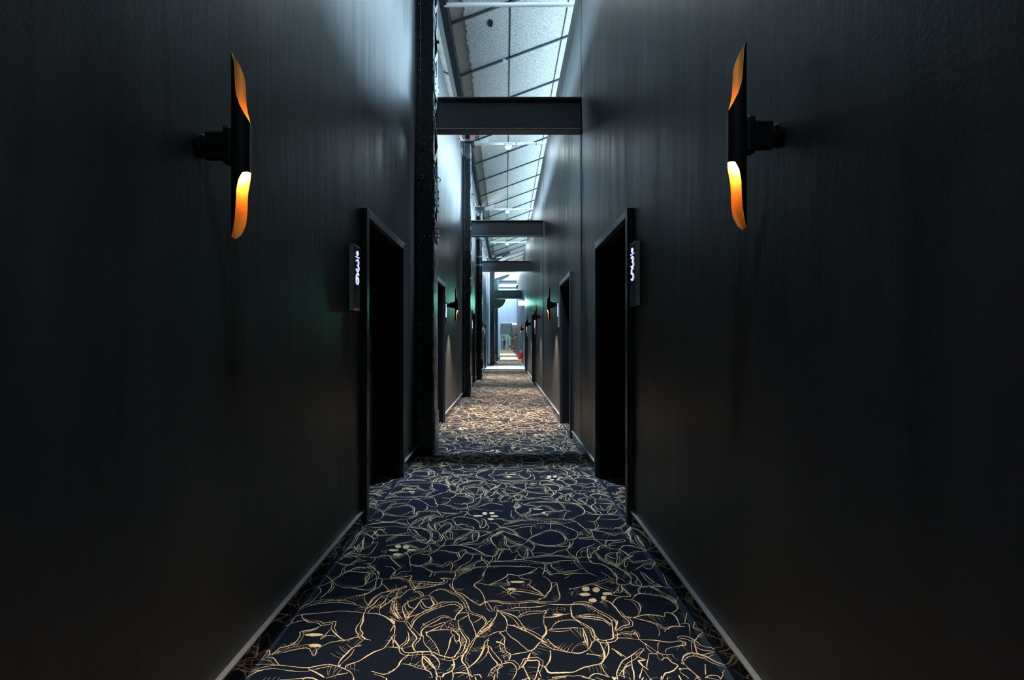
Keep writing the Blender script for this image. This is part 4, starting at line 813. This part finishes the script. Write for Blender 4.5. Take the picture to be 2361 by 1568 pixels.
def ribbon(pts, w, kind):
    n = len(pts); ph = rc.uniform(0, 6); o = len(V)
    for i, (x, y) in enumerate(pts):
        a = pts[max(i-1, 0)]; b = pts[min(i+1, n-1)]
        dx, dy = b[0]-a[0], b[1]-a[1]; l = math.hypot(dx, dy)+1e-9; dx /= l; dy /= l
        t = i/(n-1); ww = w*(.72+.42*math.sin(ph+i*.55)*math.sin(ph*2+i*.21)+rc.uniform(-.12, .16))
        e = min(t, 1-t)*n
        if kind == 0: ww *= min(1, .45+e*.18)
        else: ww *= (1-t*.8)
        ww = max(ww, w*.25)/2
        V.append((x-dy*ww, y+dx*ww)); V.append((x+dy*ww, y-dx*ww))
    for i in range(n-1): F.append((o+2*i, o+2*i+1, o+2*i+3, o+2*i+2))
for p, w, k in strokes: ribbon(p, w, k)
def blob(pts):
    o = len(V); cx = sum(p[0] for p in pts)/len(pts); cy = sum(p[1] for p in pts)/len(pts)
    V.append((cx, cy)); V.extend(pts); n = len(pts)
    for i in range(n): F.append((o, o+1+i, o+1+(i+1) % n))
for s, u, v, a, b_ in FILL:
    blob([floor_pt(s, u+a*math.cos(2*math.pi*i/14)*rc.uniform(.88, 1.05), v+b_*math.sin(2*math.pi*i/14)*rc.uniform(.85, 1.08)) for i in range(14)])
# knots of yarn where strokes meet, and stippled seeds
for p, w, k in strokes:
    if k == 0 and rc.random() < .55:
        x, y = p[0]; r_ = rc.uniform(.002, .0052)
        blob([(x+r_*rc.uniform(.5, 1.5)*math.cos(2*math.pi*i/7), y+r_*rc.uniform(.5, 1.3)*math.sin(2*math.pi*i/7)) for i in range(7)])
for s, u, v, a, b_ in (('D', 880, 780, 90, 60), ('D', 1680, 1200, 80, 110), ('D', 1060, 1000, 30, 80), ('E', 230, 450, 110, 40), ('E', 430, 240, 70, 50), ('A', 1560, 560, 60, 30), ('C', 650, 1110, 150, 40), ('D', 2000, 200, 120, 50), ('A', 330, 970, 60, 40), ('B', 780, 560, 90, 30), ('B', 120, 860, 60, 50)):
    for _ in range(34):
        t = rc.uniform(0, 6.28); q = rc.random()**.5; x, y = floor_pt(s, u+a*q*math.cos(t), v+b_*q*math.sin(t)); r_ = rc.uniform(.0012, .0022)
        blob([(x+r_, y), (x, y+r_), (x-r_, y), (x, y-r_)])
e = fl
def in_floor(x, y):
    if -.9445 < x < .829: return True
    for a, c in DL:
        if a < y < c and -1.145 < x <= -.94: return True
    for a, c in DR:
        if a < y < c and .82 <= x < 1.03: return True
    return False
def tile_part(k0, k1, name):
    v2 = []; f2 = []; mp = {}
    for k in range(k0, k1):
        for sx in (0, 1.80, -1.80):
            mp.clear()
            for f in F:
                pts = [V[i] for i in f]
                cy = sum(p[1] for p in pts)/len(pts)
                if not (YS-.004 <= cy < YS+PER): continue
                cxx = sum(p[0] for p in pts)/len(pts)+sx; cyy = cy+(k)*PER
                if sx == 0 and not (-.95 < cxx < .835 or in_floor(cxx, cyy)): continue
                if sx > 0 and cxx <= .835: continue
                if sx < 0 and cxx >= -.95: continue
                if not in_floor(cxx, cyy): continue
                if cyy > 20.85: continue
                g = []
                for i in f:
                    if i not in mp: mp[i] = len(v2); v2.append((V[i][0]+sx, V[i][1]+k*PER, .0022))
                    g.append(mp[i])
                f2.append(g)
    me = bpy.data.meshes.new(name); me.from_pydata(v2, [], f2); me.materials.append(M['gold']); me.update()
    o = bpy.data.objects.new(name, me); COL.objects.link(o); o.parent = e; o['kind'] = 'stuff'
tile_part(-2, 10, 'gold_pattern_lines')
# navy pile sheet with its paler cut borders, and the farther stretches
cp = MB(); cp.box(-.9425, .8275, -2.5, 20.9, -.006, .0008)
for a, c in DL: cp.box(-1.145, -.9425, a+.007, c-.007, -.006, .0008)
for a, c in DR: cp.box(.8275, 1.03, a+.007, c-.007, -.006, .0008)
cp.build('navy_pile', M['carpet'], e)
for a, c in ((-.9425, -.927), (.795, .8275)): MB().box(a, c, -2.5, 20.9, -.005, .0014).build('pale_border', M['edge'], e)
for q in ((-.9425, .8275, 23.9, 32.2), (XL, XR2, 36.6, 44.5), (XL, XR2, 48.5, 76.9)): MB().box(*q, -.006, .0012).build('distant_pile', M['carpet_far'], e)
